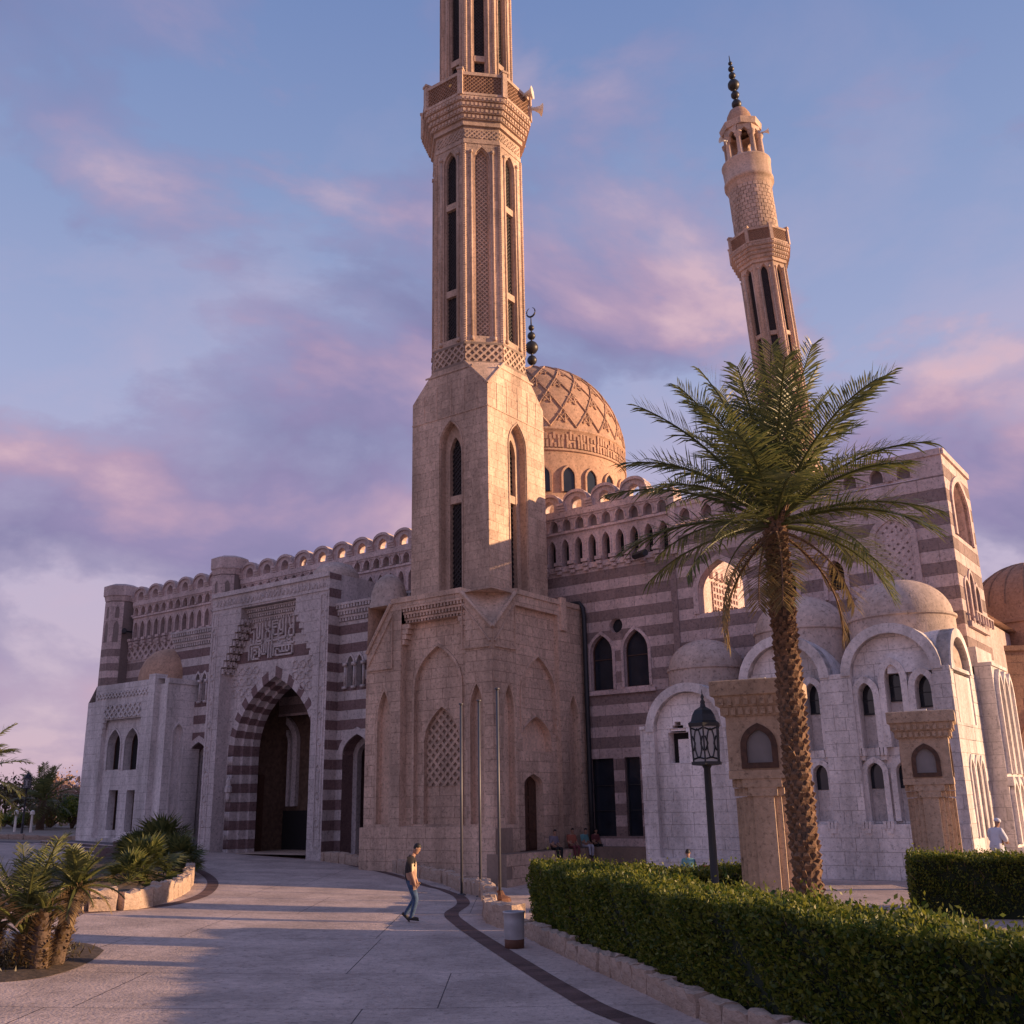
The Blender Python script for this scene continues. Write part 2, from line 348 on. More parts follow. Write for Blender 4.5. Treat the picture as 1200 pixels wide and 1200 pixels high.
# ------------------------------------------------------------------ a building with its stones
class Building:
    def __init__(s, name, loc, label, cat, group=None):
        s.e = empty(name, loc, label, cat, group); s.blocks = []; s.rnd = random.Random(len(name)*7+int(abs(loc[0])*13))
    def part(s, name, mb, mats, smooth=False, parent=None, **kw): return mb.build(name, mats, parent or s.e, smooth, **kw)
    def wall(s, fr, regions, openings, d, mat, name='wall'):
        mb = MB()
        for p in subtract_all(regions, openings): mb.sheet(fr, p, d)
        return s.part(name, mb, mat)
    def ashlar(s, fr, regions, openings, d, z0, h, ln, matfn, relief=.014, joint=.008, jit=.18, zoff=0):
        """courses of separate stones with recessed joints"""
        bbs = [bb(r) for r in regions]; zmax = max(b[3] for b in bbs); amin = min(b[0] for b in bbs); amax = max(b[1] for b in bbs)
        k = 0; z = z0
        while z < zmax-.02:
            zt = min(z+h, zmax); a = amin - s.rnd.random()*ln
            if k % 2: a -= ln*.5
            while a < amax:
                L = ln*(1+jit*(2*s.rnd.random()-1)); r_ = rect(a+joint, a+L-joint, z+joint, zt-joint); a += L
                pcs = []
                for g in regions:
                    q = intersect(r_, g)
                    if q and area(q) > .004: pcs.append(q)
                pcs = [p for p in subtract_all(pcs, openings) if area(p) > .0015]
                if not pcs: continue
                rl = relief*(.75+.5*s.rnd.random()); s.blocks.append((fr, pcs, d-.004, d+rl, matfn(k, z)))
            z += h; k += 1
    def finish(s, limit=300):
        def key(b):
            ps = [proj(b[0].P(a, z, b[3])) for a, z in bb_pts(b[1])]
            w = max(p[0] for p in ps)-min(p[0] for p in ps); h = max(p[1] for p in ps)-min(p[1] for p in ps)
            cx_, cy_ = sum(p[0] for p in ps)/4, sum(p[1] for p in ps)/4
            return 0 if not (0 <= cx_ <= 1200 and 0 <= cy_ <= 1200) else w*h
        sc = sorted(((key(b), i) for i, b in enumerate(s.blocks)), reverse=True)
        rest = {}
        for r_, (kk, i) in enumerate(sc):
            fr, pcs, d0, d1, mt = s.blocks[i]
            if r_ < limit and kk > 40: mb = MB()
            else: mb = rest.setdefault(mt, MB())
            for p in pcs: mb.prism(fr, p, d0, d1)
            if r_ < limit and kk > 40: s.part('stone_block', mb, mt)
        for mt, mb in rest.items(): s.part('ashlar_stones', mb, mt, kind='stuff')
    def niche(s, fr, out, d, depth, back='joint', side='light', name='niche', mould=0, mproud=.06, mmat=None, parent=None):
        mb = MB(); mb.reveal(fr, out, d-depth, d+.005, m=0); mb.sheet(fr, out, d-depth+.002, 1)
        o = s.part(name, mb, [side, back], parent=parent)
        if mould:
            m2 = MB(); m2.ring(fr, grow(out, mould), out, d-.02, d+mproud)
            s.part('arch_moulding', m2, mmat or side, parent=o)
        return o
    def window(s, fr, out, d, depth, side='light', pane='glass', bars=(1, 2), mould=0, frame='wood', name='window', fw=.05, mmat=None):
        mb = MB(); mb.reveal(fr, out, d-depth, d+.005); o = s.part(name, mb, side)
        m2 = MB(); m2.sheet(fr, out, d-depth+.03); s.part('pane', m2, pane, parent=o)
        a0, a1, z0, z1 = bb(out); m3 = MB(); dd = d-depth+.035
        m3.ring(fr, out, grow(out, -fw, -fw), dd-.03, dd+.05, open_bottom=False)
        for i in range(1, bars[0]+1):
            a = a0+(a1-a0)*i/(bars[0]+1)
            zt = max([z for q, z in out if abs(q-a) < (a1-a0)*.5] + [z0]) if bars[0] == 1 else z1-(z1-z0)*.18
            m3.fbox(fr, a-fw*.4, a+fw*.4, z0, zt-.02, dd-.02, dd+.035)
        for i in range(1, bars[1]+1):
            z = z0+(z1-z0)*.78*i/(bars[1]+.4); m3.fbox(fr, a0, a1, z-fw*.4, z+fw*.4, dd-.02, dd+.035)
        s.part('window_frame', m3, frame, parent=o)
        if mould:
            m4 = MB(); m4.ring(fr, grow(out, mould), out, d-.02, d+.07); s.part('arch_moulding', m4, mmat or side, parent=o)
        return o
def bb_pts(pcs):
    b = [bb(p) for p in pcs]; a0 = min(x[0] for x in b); a1 = max(x[1] for x in b); z0 = min(x[2] for x in b); z1 = max(x[3] for x in b)
    return [(a0, z0), (a1, z0), (a1, z1), (a0, z1)]
def dentils(b, fr, a0, a1, z0, z1, d, rows=3, w=.16, mat='light', name='dentil_cornice', proud=.12):
    """corbelled cornice: stepped bands with rows of small teeth"""
    mb = MB(); h = (z1-z0)/rows
    for r_ in range(rows):
        pr = proud*(r_+1); za = z0+h*r_
        mb.fbox(fr, a0, a1, za+h*.6, za+h-.002, d-.1, d+pr)
        n = max(2, int((a1-a0)/w))
        for i in range(n):
            x = a0+(a1-a0)*(i+.5)/n; mb.fbox(fr, x-w*.28, x+w*.28, za+.01, za+h*.6, d-.1, d+pr-.02)
    return b.part(name, mb, mat)
def lattice(b, fr, out, d, cell, bar, mat, name='lattice', parent=None, thick=.05, diag=True):
    """pierced screen of crossing diagonal bars clipped to an outline"""
    a0, a1, z0, z1 = bb(out); mb = MB(); L = (a1-a0)+(z1-z0); n = int(L/cell)+2
    for sgn in (1, -1):
        for i in range(-n, n+1):
            if diag:
                c = i*cell*1.414; ax, az = (a0+a1)/2, (z0+z1)/2
                dx, dz = .7071, .7071*sgn; px_, pz_ = -dz, dx
                o = (ax+px_*c*.707, az+pz_*c*.707)
                q = [(o[0]+dx*t*L+px_*w, o[1]+dz*t*L+pz_*w) for t, w in ((-1, -bar/2), (1, -bar/2), (1, bar/2), (-1, bar/2))]
            else:
                q = rect(a0+i*cell-bar/2, a0+i*cell+bar/2, z0, z1) if sgn > 0 else rect(a0, a1, z0+i*cell-bar/2, z0+i*cell+bar/2)
            if area(q) < 0: q = q[::-1]
            q = intersect(q, out)
            if q and area(q) > .0005: mb.prism(fr, q, d-.01, d+thick+(.004 if sgn > 0 else 0))
    return b.part(name, mb, mat, parent=parent, kind='stuff')

# ================================================================== BUILDINGS
def panel(b, fr, regions, openings, d, z0, h, ln, matfn, joint='joint', relief=.014, name='wall', jw=.008):
    for r_ in regions: b.wall(fr, [r_], openings, d, joint, name)
    b.ashlar(fr, regions, openings, d, z0, h, ln, matfn, relief, jw)
M_ = lambda m: (lambda k, z: m)
BAND = .465
def bandfn(light, dark, zref):
    return lambda k, z: dark if int(math.floor((zref-z-.01)/BAND+1e-4)) % 2 == 0 else light
def oct_ring(c, a, z, ang=None):
    ang = math.atan2(N1.y, N1.x) if ang is None else ang; R = a/math.cos(math.pi/8)
    return [(c[0]+R*math.cos(ang+math.pi/8+k*math.pi/4), c[1]+R*math.sin(ang+math.pi/8+k*math.pi/4), z) for k in range(8)]
def oct_frames(c, a, ang=None):
    ang = math.atan2(N1.y, N1.x) if ang is None else ang; res = []
    for k in range(8):
        t = ang+k*math.pi/4; n = Vector((math.cos(t), math.sin(t), 0)); e = Vector((-n.y, n.x, 0))
        res.append(Frame(Vector((c[0], c[1], 0))+n*a, e, n))
    return res
def finial(b, c, z, sizes, k=1.0, mat='bronze', crescent=True):
    f = MB(); prof = [(.06*k, 0)]; zz = 0
    for r_ in sizes:
        for i in range(9):
            t = math.pi*i/8; prof.append((max(.045*k, r_*k*math.sin(t)), zz+r_*k*(1-math.cos(t))*1.05))
        zz += 2.1*r_*k+.10*k
        prof.append((.05*k, zz))
    prof.append((.03*k, zz+.5*k)); f.lathe((c[0], c[1], z), prof, 12)
    o = b.part('finial', f, mat, True)
    if crescent:
        g = MB(); R = .34*k; pts = [(c[0]+R*math.cos(t)*.82, c[1]-.6*R*math.cos(t)*.82, z+zz+.5*k+R+R*math.sin(t)) for t in [rad(-250+i*320/14) for i in range(15)]]
        g.tube(pts, [.015*k+.05*k*math.sin(math.pi*i/14) for i in range(15)], 6); b.part('crescent', g, mat, True, parent=o)
    return zz
def oct_tier(b, c, a, z0, z1, slots, ang=None, lat=True, mid_stone=True, frieze=True, main='tan'):
    """octagonal shaft: eight faces, each with a tall arched niche, colonettes and rope-carved corners"""
    half = a*math.tan(math.pi/8); frs = oct_frames(c, a, ang); w = half*.36
    for i, fr in enumerate(frs):
        out = arch(-w, w, z0+.35, z1-.9, z1-.25)
        vis = i in (0, 1, 2, 7)
        panel(b, fr, [rect(-half, half, z0, z1)], [grow(out, .13)], 0, z0, .42, .62 if vis else 1.5, M_(main), 'tan_joint', .006, jw=.006)
        mo = MB(); mo.ring(fr, grow(out, .13), grow(out, .07), -.12, .0); mo.ring(fr, grow(out, .07), out, -.3, -.12); mo.fbox(fr, -w-.13, w+.13, z0+.2, z0+.35, -.3, .0)
        ni = b.part('niche', mo, main)
        stone_back = mid_stone and i % 2 == 1
        bk = MB(); bk.sheet(fr, out, -.30); b.part('niche_back', bk, 'tan_joint' if stone_back else 'lattice_dark', parent=ni)
        if vis:
            if stone_back: lattice(b, fr, out, -.30, .16, .05, main, 'carved_panel', parent=ni, thick=.03)
            else:
                lattice(b, fr, out, -.29, .14, .03, 'lattice_dark', 'window_lattice', parent=ni, thick=.03)
                for zz in slots:
                    t = MB(); t.fbox(fr, -w, w, zz-.17, zz+.17, -.3, -.1); b.part('transom', t, main, parent=ni)
        co = MB()
        for sx in (-1, 1):
            x = sx*(w+.24*half); p = fr.P(x, 0, .02); co.tube([(p[0], p[1], z0+.3), (p[0], p[1], z1-.55)], .055, 6)
            co.fbox(fr, x-.08, x+.08, z1-.55, z1-.4, -.02, .1); co.fbox(fr, x-.08, x+.08, z0+.12, z0+.3, -.02, .1)
        b.part('colonette', co, main, True)
        if vis:
            rp = MB(); V = fr.P(half, 0, -.01); n = int((z1-z0)/.12); rings = []
            for j in range(n+1):
                for dz, r_ in ((0, .075), (.5, .115)):
                    z = z0+(z1-z0)*(j+dz)/(n+1); rings.append([(V[0]+r_*math.cos(t*math.pi/3), V[1]+r_*math.sin(t*math.pi/3), z) for t in range(6)])
            rp.loft(rings); b.part('rope_moulding', rp, main)
def oct_balcony(b, c, a0, a1, z0, z1, zr, ang=None, main='tan', horns=True):
    """stepped corbelling z0-z1, then a balustrade of posts and pierced panels up to zr"""
    n = 5; rings = []; cm = MB()
    for i in range(n):
        a = a0+.05+(a1-a0-.05)*((i+.6)/(n-.4))**.9; za = z0+(z1-z0)*i/n; zb = z0+(z1-z0)*(i+1)/n
        if i: rings.append(oct_ring(c, a, za+.001, ang))
        else: rings += [oct_ring(c, a0-.3, za, ang), oct_ring(c, a, za, ang)]
        rings.append(oct_ring(c, a, zb, ang))
    rings.append(oct_ring(c, .5, z1+.001, ang)); cm.loft(rings); co = b.part('corbelled_cornice', cm, main)
    dm = MB()
    for fi, fr in enumerate(oct_frames(c, 0, ang)):
        if fi not in (0, 1, 2, 7): continue
        for i in range(1, n):
            a = a0+.05+(a1-a0-.05)*((i+.6)/(n-.4))**.9; hf = a*math.tan(math.pi/8)*.97; za = z0+(z1-z0)*i/n; h = (z1-z0)/n; m_ = int(hf*2/.2)
            for j in range(m_):
                x = -hf+2*hf*(j+.5)/m_; dm.fbox(fr, x-.06, x+.06, za+h*.15, za+h*.75, a-.05, a+.05)
    b.part('dentil_rows', dm, main, kind='stuff')
    for k, v in enumerate(oct_ring(c, a1, 0, ang)):
        t = math.atan2(v[1]-c[1], v[0]-c[0]); n_ = Vector((math.cos(t), math.sin(t), 0)); f2 = Frame((v[0], v[1], 0), Vector((-n_.y, n_.x, 0)), n_)
        pm = MB(); pm.fbox(f2, -.13, .13, z1, zr+.12, -.2, .06); pm.fbox(f2, -.17, .17, zr+.12, zr+.24, -.24, .1); b.part('rail_post', pm, main)
    for fi, fr in enumerate(oct_frames(c, a1, ang)):
        hf = a1*math.tan(math.pi/8)-.12; rm = MB(); rm.fbox(fr, -hf, hf, zr-.14, zr+.04, -.16, .03); ro = b.part('rail', rm, main); rm = MB(); rm.fbox(fr, -hf, hf, z1+.0, z1+.14, -.16, .03); b.part('bottom_rail', rm, main, parent=ro)
        pm = MB(); pm.fbox(fr, -hf, hf, z1+.14, zr-.14, -.1, -.06); b.part('rail_panel', pm, 'brown', parent=ro)
        if fi in (0, 1, 2, 7): lattice(b, fr, rect(-hf, hf, z1+.14, zr-.14), -.06, .15, .03, 'brown', 'pierced_screen', parent=ro, thick=.04)
def horn(b, p, dr, k=1.0):
    d = Vector(dr).normalized(); m = MB(); P = Vector(p)
    m.tube([P-d*.3*k, P-d*.1*k, P+d*.12*k, P+d*.22*k], [.07*k, .07*k, .15*k, .27*k], 12, cap=False)
    m.tube([P-d*.42*k, P-d*.3*k], .09*k, 10); m.tube([P-d*.3*k-Vector((0, 0, .4*k)), P-d*.3*k], .03*k, 6)
    b.part('loudspeaker', m, 'horn', True)

# ------------------------------------------------------------------ front minaret on its square base
MC = C0 + E1*(-3.425+.2) + N1*(-3.425); mc = (MC.x, MC.y, 0)
B = Building('minaret', G(-3.4, -3.4, -.6), 'tall sandstone minaret with octagonal shaft and corbelled balcony beside the arched entrance', 'minaret')
T0 = -.9; TT = 11.05; W_ = 6.85
def cutpoly(p, cuts):
    for q, r_ in cuts: p = halfclip(p, q, r_, True)
    return p
for fr, left in ((FL, True), (FR, False)):
    if left:
        lo, hi = -W_, 0; cuts = [((0, 9.43), (-1.55, TT)), ((-5.5, TT+.1), (-W_, 9.0))]
        r0, r1 = fr.S(469, 850)[0], fr.S(546, 850)[0]
        n1 = pxarch(fr, 0, 441, 456, 966, 845, 810); n2 = pxarch(fr, 0, 551, 567, 966, 836, 801)
    else:
        lo, hi = 0, W_; cuts = [((1.55, TT), (0, 9.43))]
        r0, r1 = fr.S(606, 850)[0], fr.S(657, 850)[0]
        n1 = pxarch(fr, 0, 592, 604, 966, 836, 802); n2 = pxarch(fr, 0, 669, 681, 970, 850, 815)
    zb = 1.8 if left else .8; rt = 10.1 if left else 10.55; dr = -.38 if left else -.22
    piers = [cutpoly(rect(lo, r0, T0, TT), cuts), cutpoly(rect(r1, hi, T0, TT), cuts), rect(r0, r1, rt, TT) if not left else rect(r0, r1, rt+.75, TT), rect(r0, r1, T0, zb)]
    panel(B, fr, piers, [grow(n1, .08), grow(n2, .08)], 0, T0, .43, .8, M_('tan'), 'tan_joint')
    for o_ in (n1, n2):
        mo = MB(); mo.ring(fr, grow(o_, .08), o_, -.14, -.0); mo.reveal(fr, o_, -.3, -.14); ni = B.part('niche', mo, 'tan'); bk = MB(); bk.sheet(fr, o_, -.3); B.part('niche_back', bk, 'tan', parent=ni)
    # recessed field between the piers
    rec = rect(r0, r1, zb, rt); mo = MB(); mo.reveal(fr, rec, dr, 0); B.part('recess_jamb', mo, 'tan')
    if left:
        ba = pxarch(fr, dr, 486, 541, 966, 806, 757); la = pxarch(fr, dr-.16, 497, 539, 966, 872, 828)
        panel(B, fr, [rec], [ba], dr, T0, .43, .8, M_('tan'), 'tan_joint')
        mo = MB(); mo.ring(fr, grow(ba, .11), ba, dr-.16, dr+.07); B.part('arch_moulding', mo, 'tan')
        panel(B, fr, [ba], [la], dr-.16, T0, .43, .8, M_('tan'), 'tan_joint')
        mo = MB(); mo.reveal(fr, la, dr-.38, dr-.15); ni = B.part('niche', mo, 'tan'); bk = MB(); bk.sheet(fr, la, dr-.38); B.part('niche_back', bk, 'tan_joint', parent=ni)
        zl = fr.S(517, 921, dr)[1]
        lattice(B, fr, halfclip(la, (-9, zl), (9, zl), True), dr-.38, .27, .11, 'tan', 'carved_panel', parent=ni, thick=.06)
        lo_ = [p for p in halfclip(la, (-9, zl), (9, zl), False)]; B.ashlar(fr, [lo_], [], dr-.38, T0, .43, .8, M_('tan'))
        dentils(B, fr, r0, r1, rt, rt+.75, -.3, 3, .17, 'tan', proud=.1)
        for sx in (0, 1):       # stepped brackets at the ends of the cornice
            st = MB()
            for i in range(4):
                wv = .42-.09*i; a = r0 if sx == 0 else r1-wv; st.fbox(fr, a, a+wv, rt-.22*(i+1), rt-.22*i-.02, dr-.02, -.03)
            B.part('bracket', st, 'tan')
    else:
        ba = pxarch(fr, dr, 611, 651, 860, 818, 770); ty = pxarch(fr, dr-.14, 609, 643, 881, 868, 840); dz = pxarch(fr, dr, 615, 637, 999, 920, 907)
        panel(B, fr, [rec], [ba, dz, ty], dr, T0, .43, .8, M_('tan'), 'tan_joint')
        mo = MB(); mo.ring(fr, grow(ba, .1), ba, dr-.14, dr+.06); B.part('arch_moulding', mo, 'tan')
        panel(B, fr, [ba], [ty], dr-.14, T0, .43, .8, M_('tan'), 'tan_joint')
        B.niche(fr, ty, dr-.0, .34, 'tan', 'tan')
        mo = MB(); mo.reveal(fr, dz, dr-.35, dr); do = B.part('door', mo, 'tan'); bk = MB(); bk.sheet(fr, dz, dr-.35)
        a0, a1, z0, z1 = bb(dz)
        for q in (0, 1):
            for r_ in range(4): bk.fbox(fr, a0+.08+q*(a1-a0)/2, a0+(q+1)*(a1-a0)/2-.08, z0+.15+r_*.68, z0+.72+r_*.68, dr-.35, dr-.31)
        B.part('door_leaf', bk, 'wood', parent=do)
        st = MB()
        for i in range(4): st.fbox(fr, bb(ba)[1]-.05+.0*i, bb(ba)[1]+.22-.05*i+.12, bb(ba)[2]+.9-.24*(i+1), bb(ba)[2]+.9-.24*i-.03, dr-.02, dr+.1)
        B.part('bracket', st, 'tan')
# plinth of the left face, podium ledge of the right face
pm = MB(); pm.fbox(FL, -W_-.12, .12, T0, 1.72, -1, .10); B.part('plinth', pm, 'tan_joint')
B.ashlar(FL, [rect(-W_-.12, .12, T0, 1.78)], [], .10, T0, .45, .95, M_('tan'))
# corner chamfers (inverted triangles) with raised borders, and the flat roof of the base
ch = MB(); ch.add([G(0, 0, 9.43), G(-1.55, 0, TT), G(0, -1.55, TT)], [(0, 2, 1)]); B.part('chamfer', ch, 'tan')
ch = MB(); ch.add([G(-W_, 0, 9.0), G(-5.45, 0, TT), G(-W_, -1.4, TT)], [(0, 1, 2)]); B.part('chamfer', ch, 'tan')
for p_, q_ in ((G(.03, .03, 9.43), G(-1.55, .05, TT)), (G(.03, .03, 9.43), G(.05, -1.55, TT)), (G(-1.6, .02, TT-.05), G(.02, -1.6, TT-.05)), (G(-W_, .03, 9.0), G(-5.45, .05, TT))): cb = MB(); cb.tube([p_, q_], .09, 6); B.part('border_moulding', cb, 'tan')
for fr, a, s_ in ((FL, 0, -1), (FR, 0, 1), (FL, -W_, 1)):
    zz = 9.0 if a else 9.43
    cb = MB(); cb.tube([fr.P(a+s_*.1, zz-.75, .04), fr.P(a+s_*1.5, zz-.75, .04), fr.P(a+s_*1.5, TT-.5, .04), fr.P(a+s_*.1, zz-.75+.2, .04)], .05, 5); B.part('border_moulding', cb, 'tan')
rf = MB(); rf.add([G(-W_+1.4*0, 0, TT)], []); rf.quad(G(-W_, 0, TT-.02), G(0, 0, TT-.02), G(0, -W_, TT-.02), G(-W_, -W_, TT-.02)); B.part('roof_terrace', rf, 'tan')
bk = MB(); bk.quad(G(-W_, 0, T0), G(-W_, -W_, T0), G(-W_, -W_, TT), G(-W_, 0, TT)); bk.quad(G(-W_, -W_, T0), G(0, -W_, T0), G(0, -W_, TT), G(-W_, -W_, TT)); B.part('rear_wall', bk, 'tan')
cp = MB()
for fr, lo, hi in ((FL, -5.45, -1.55), (FR, 1.55, W_)): cp.fbox(fr, lo, hi, TT-.02, TT+.2, -.6, .06)
cp.fbox(FR, 4.95, 5.35, 9.9, TT+.32, -.05, .12); B.part('coping', cp, 'tan')
# square shaft
HS = 2.2; ZA, ZB, ZC = TT, 20.7, 22.1
frl = Frame(MC+N1*HS, E1, N1); frr = Frame(MC+E1*HS, E2, N2)
for fr, xs in ((frl, (516, 541, 527, 538)), (frr, (598, 617, 601, 607))):
    oa = pxarch(fr, 0, xs[0], xs[1], 696, 522, 494 if fr is frl else 499); a0, a1, z0, z1 = bb(oa); mid = (a0+a1)/2
    oa = arch(a0, a1, z0, z1-1.15, z1); ia = arch(mid-.33, mid+.33, z0, z1-1.5, z1-.65)
    oh = HS*math.tan(math.pi/8); reg = [(-HS, ZA), (HS, ZA), (HS, ZB), (oh, ZC), (-oh, ZC), (-HS, ZB)]
    panel(B, fr, [reg], [grow(oa, .1)], 0, ZA, .41, .66, M_('tan'), 'tan_joint', .007, jw=.006)
    mo = MB(); mo.ring(fr, grow(oa, .1), grow(oa, .04), -.05, .05); mo.ring(fr, grow(oa, .04), oa, -.35, -.0); ni = B.part('window', mo, 'tan')
    bw = MB()
    for p in subtract(oa, ia): bw.sheet(fr, p, -.35)
    bw.reveal(fr, ia, -.6, -.35); B.part('inner_arch', bw, 'tan', parent=ni)
    pn = MB(); pn.sheet(fr, ia, -.6); B.part('pane', pn, 'lattice_dark', parent=ni); lattice(B, fr, ia, -.59, .16, .035, 'lattice_dark', 'window_lattice', parent=ni)
    tr = MB(); zt = fr.S((xs[2]+xs[3])/2, 582)[1]; tr.fbox(fr, mid-.33, mid+.33, zt-.18, zt+.18, -.6, -.38); B.part('transom', tr, 'tan', parent=ni)
    bo = MB(); bo2 = MB()          # incised border panels under the cornice
    bo.fbox(fr, -HS, HS, 19.6, 19.66, 0, .035)
    for x in (-1.5, -.75, .1, .9, 1.6): bo.fbox(fr, x-.03, x+.03, 19.65, 21.2 if abs(x) < 1.2 else 20.9, 0, .03)
    bo2.fbox(fr, -1.4, 1.4, 21.75, 21.83, 0, .035); B.part('border_moulding', bo2, 'tan')
    B.part('border_moulding', bo, 'tan')
sh = MB()
for s_, t_ in ((1, 1), (1, -1), (-1, 1), (-1, -1)):       # chamfered corners from square to octagon
    oh = HS*math.tan(math.pi/8)
    V = lambda x, y, z: tuple((MC+E1*x+N1*y).to_tuple()[:2])+(z,)
    sh.add([V(s_*HS, t_*HS, ZB), V(s_*HS, t_*oh, ZC), V(s_*oh, t_*HS, ZC)], [(0, 1, 2)])
for s_ in (1,):
    sh.quad(V(-HS, -HS, ZA), V(-HS, HS, ZA), V(-HS, HS, ZB), V(-HS, -HS, ZB)); sh.quad(V(-HS, -HS, ZA), V(HS, -HS, ZA), V(HS, -HS, ZB), V(-HS, -HS, ZB))
sh.quad(V(-HS, HS, ZB), V(-HS, -HS, ZB), V(-HS, -oh, ZC), V(-HS, oh, ZC)); sh.quad(V(-HS, -HS, ZB), V(HS, -HS, ZB), V(oh, -HS, ZC), V(-oh, -HS, ZC))
B.part('shoulder', sh, 'tan')
for q_ in ((HS, oh), (oh, HS)): sb = MB(); sb.tube([V(HS, HS, ZB), V(q_[0], q_[1], ZC)], .06, 6); B.part('border_moulding', sb, 'tan')
# carved frieze, octagonal shaft, balcony, upper shaft
AO = 2.12; fz = MB(); fz.loft([oct_ring(mc, AO, 22.1), oct_ring(mc, AO, 23.0), oct_ring(mc, AO+.06, 23.0), oct_ring(mc, AO+.06, 23.12), oct_ring(mc, AO-.05, 23.12)]); fz.loft([oct_ring(mc, AO-.1, 22.02), oct_ring(mc, AO+.09, 22.02), oct_ring(mc, AO+.09, 22.14), oct_ring(mc, AO, 22.14)])
fo = B.part('frieze', fz, 'tan_joint')
for i, fr in enumerate(oct_frames(mc, AO)):
    if i in (0, 1, 2, 7): lattice(B, fr, rect(-.87, .87, 22.15, 23.0), 0, .26, .085, 'tan', 'carved_band', parent=fo, thick=.05)
oct_tier(B, mc, AO, 23.1, 33.8, (25.9, 30.6))
bd_ = MB(); bd_.loft([oct_ring(mc, AO-.1, 33.8), oct_ring(mc, AO+.04, 33.8), oct_ring(mc, AO+.04, 34.0), oct_ring(mc, AO, 34.0), oct_ring(mc, AO, 34.9)]); fo = B.part('inscription_band', bd_, 'tan')
for i, fr in enumerate(oct_frames(mc, AO)):
    if i in (0, 1, 2, 7): lattice(B, fr, rect(-.85, .85, 34.1, 34.6), 0, .17, .06, 'tan', 'carved_band', parent=fo, thick=.03)
oct_balcony(B, mc, AO, 2.68, 34.75, 36.15, 37.45)
oct_tier(B, mc, 1.78, 36.2, 47.5, (39.2,), mid_stone=False)
oct_balcony(B, mc, 1.78, 2.3, 47.5, 49.2, 50.3)
up = MB(); up.lathe((mc[0], mc[1], 0), [(1.35, 49), (1.3, 55.5), (1.55, 55.9), (1.55, 56.8), (1.2, 56.9), (1.15, 59.5), (1.4, 59.8), (1.4, 60.1), (1.1, 60.2), (1.15, 60.8), (.9, 61.6), (.4, 62.1), (.05, 62.3)], 24); B.part('lantern_top', up, 'tan', True)
finial(B, mc, 62.2, (.3, .22, .3, .2), 1)
for px, py, d in ((618, 110, (1, -.3, .05)), (629, 128, (1, .2, 0))):
    p = at_depth(px, py, MC.y-1.2 if px < 620 else MC.y-.6); horn(B, p, d, 1.25)
for px, py in ((529, 100), (553, 92)):
    p = at_depth(px, py, MC.y-2.3); g = MB(); g.lathe((p.x, p.y, p.z-.2), [(.02, .42), (.05, .3), (.13, .2), (.16, .08), (.06, 0), (.06, -.12)], 10); B.part('lamp', g, 'gold', True)
B.finish()

# ------------------------------------------------------------------ rear minaret (leans a little)
M2Y = 72.0; p0 = at_depth(908, 410, M2Y); B = Building('minaret', (p0.x, p0.y, p0.z), 'slender sandstone minaret with round drum and open lantern behind the date palm', 'minaret')
m2 = (p0.x, p0.y, 0); dep = (p0-CAM).dot(cf)
def m2z(x, y): return at_depth(x, y, M2Y).z
def m2w(px, y): return px/FPX*((at_depth(885, y, M2Y)-CAM).dot(cf))/2
A2 = m2w(52, 330)*.97; za = m2z(892, 319)
oct_tier(B, m2, A2, za-16, za, (za-6.0,), ang=math.atan2(N1.y, N1.x)+rad(22.5), mid_stone=False)
sq = MB(); hq = A2*1.12; V2 = lambda sx, sy, z: (m2[0]+E1.x*sx*hq+N1.x*sy*hq, m2[1]+E1.y*sx*hq+N1.y*sy*hq, z)
sq.loft([[V2(x, y, z) for x, y in ((-1, -1), (1, -1), (1, 1), (-1, 1))] for z in (0, za-17.2)]); sq.loft([[V2(x, y, za-17.2) for x, y in ((-1, -1), (0, -1), (1, -1), (1, 0), (1, 1), (0, 1), (-1, 1), (-1, 0))], [V2(x*.75, y*.75, za-15.9) for x, y in ((-.9, -.9), (0, -1.2), (.9, -.9), (1.2, 0), (.9, .9), (0, 1.2), (-.9, .9), (-1.2, 0))]]); B.part('square_shaft', sq, 'tan')
zb, zc2 = m2z(892, 299), m2z(889, 283)
oct_balcony(B, m2, A2, m2w(69, 300)*.96, za, zb, zc2, ang=math.atan2(N1.y, N1.x)+rad(22.5))
zr = m2z(878, 222); zrt = m2z(874, 194); rr = m2w(49, 250)
rs = MB(); rs.lathe((m2[0], m2[1], 0), [(rr, zb), (rr*.99, zr)], 32); B.part('round_shaft', rs, 'tan_joint', True)
nb = int((zr-zb)/.34); br = MB()
for k in range(nb):            # brick courses of the drum
    for j in range(26):
        if j in range(3, 10): continue
        a0 = 2*math.pi*(j+.5*(k % 2))/26+.015; a1 = a0+2*math.pi/26-.03; z0 = zb+k*.34+.015; z1 = z0+.31; R1 = rr+.035+.02*B.rnd.random()
        br.add([(m2[0]+R*math.cos(a), m2[1]+R*math.sin(a), z) for z in (z0, z1) for R, a in ((rr-.02, a0), (R1, a0), (R1, (a0+a1)/2), (R1, a1), (rr-.02, a1))], [(0, 1, 6, 5), (1, 2, 7, 6), (2, 3, 8, 7), (3, 4, 9, 8), (5, 6, 7, 8, 9), (4, 3, 2, 1, 0)])
B.part('drum_bricks', br, 'tan', kind='stuff')
rg = MB(); r2 = m2w(57, 205); rg.lathe((m2[0], m2[1], 0), [(rr, zr-.3), (rr+.12, zr-.1), (r2*.93, zr+.25), (r2, zr+.3), (r2, zr+.6), (r2*.95, zr+.7), (r2*.98, zrt-.2), (r2, zrt-.1), (r2, zrt), (.3, zrt)], 32); B.part('collar', rg, 'tan', True)
zl = m2z(869, 159); rl = m2w(40, 175)
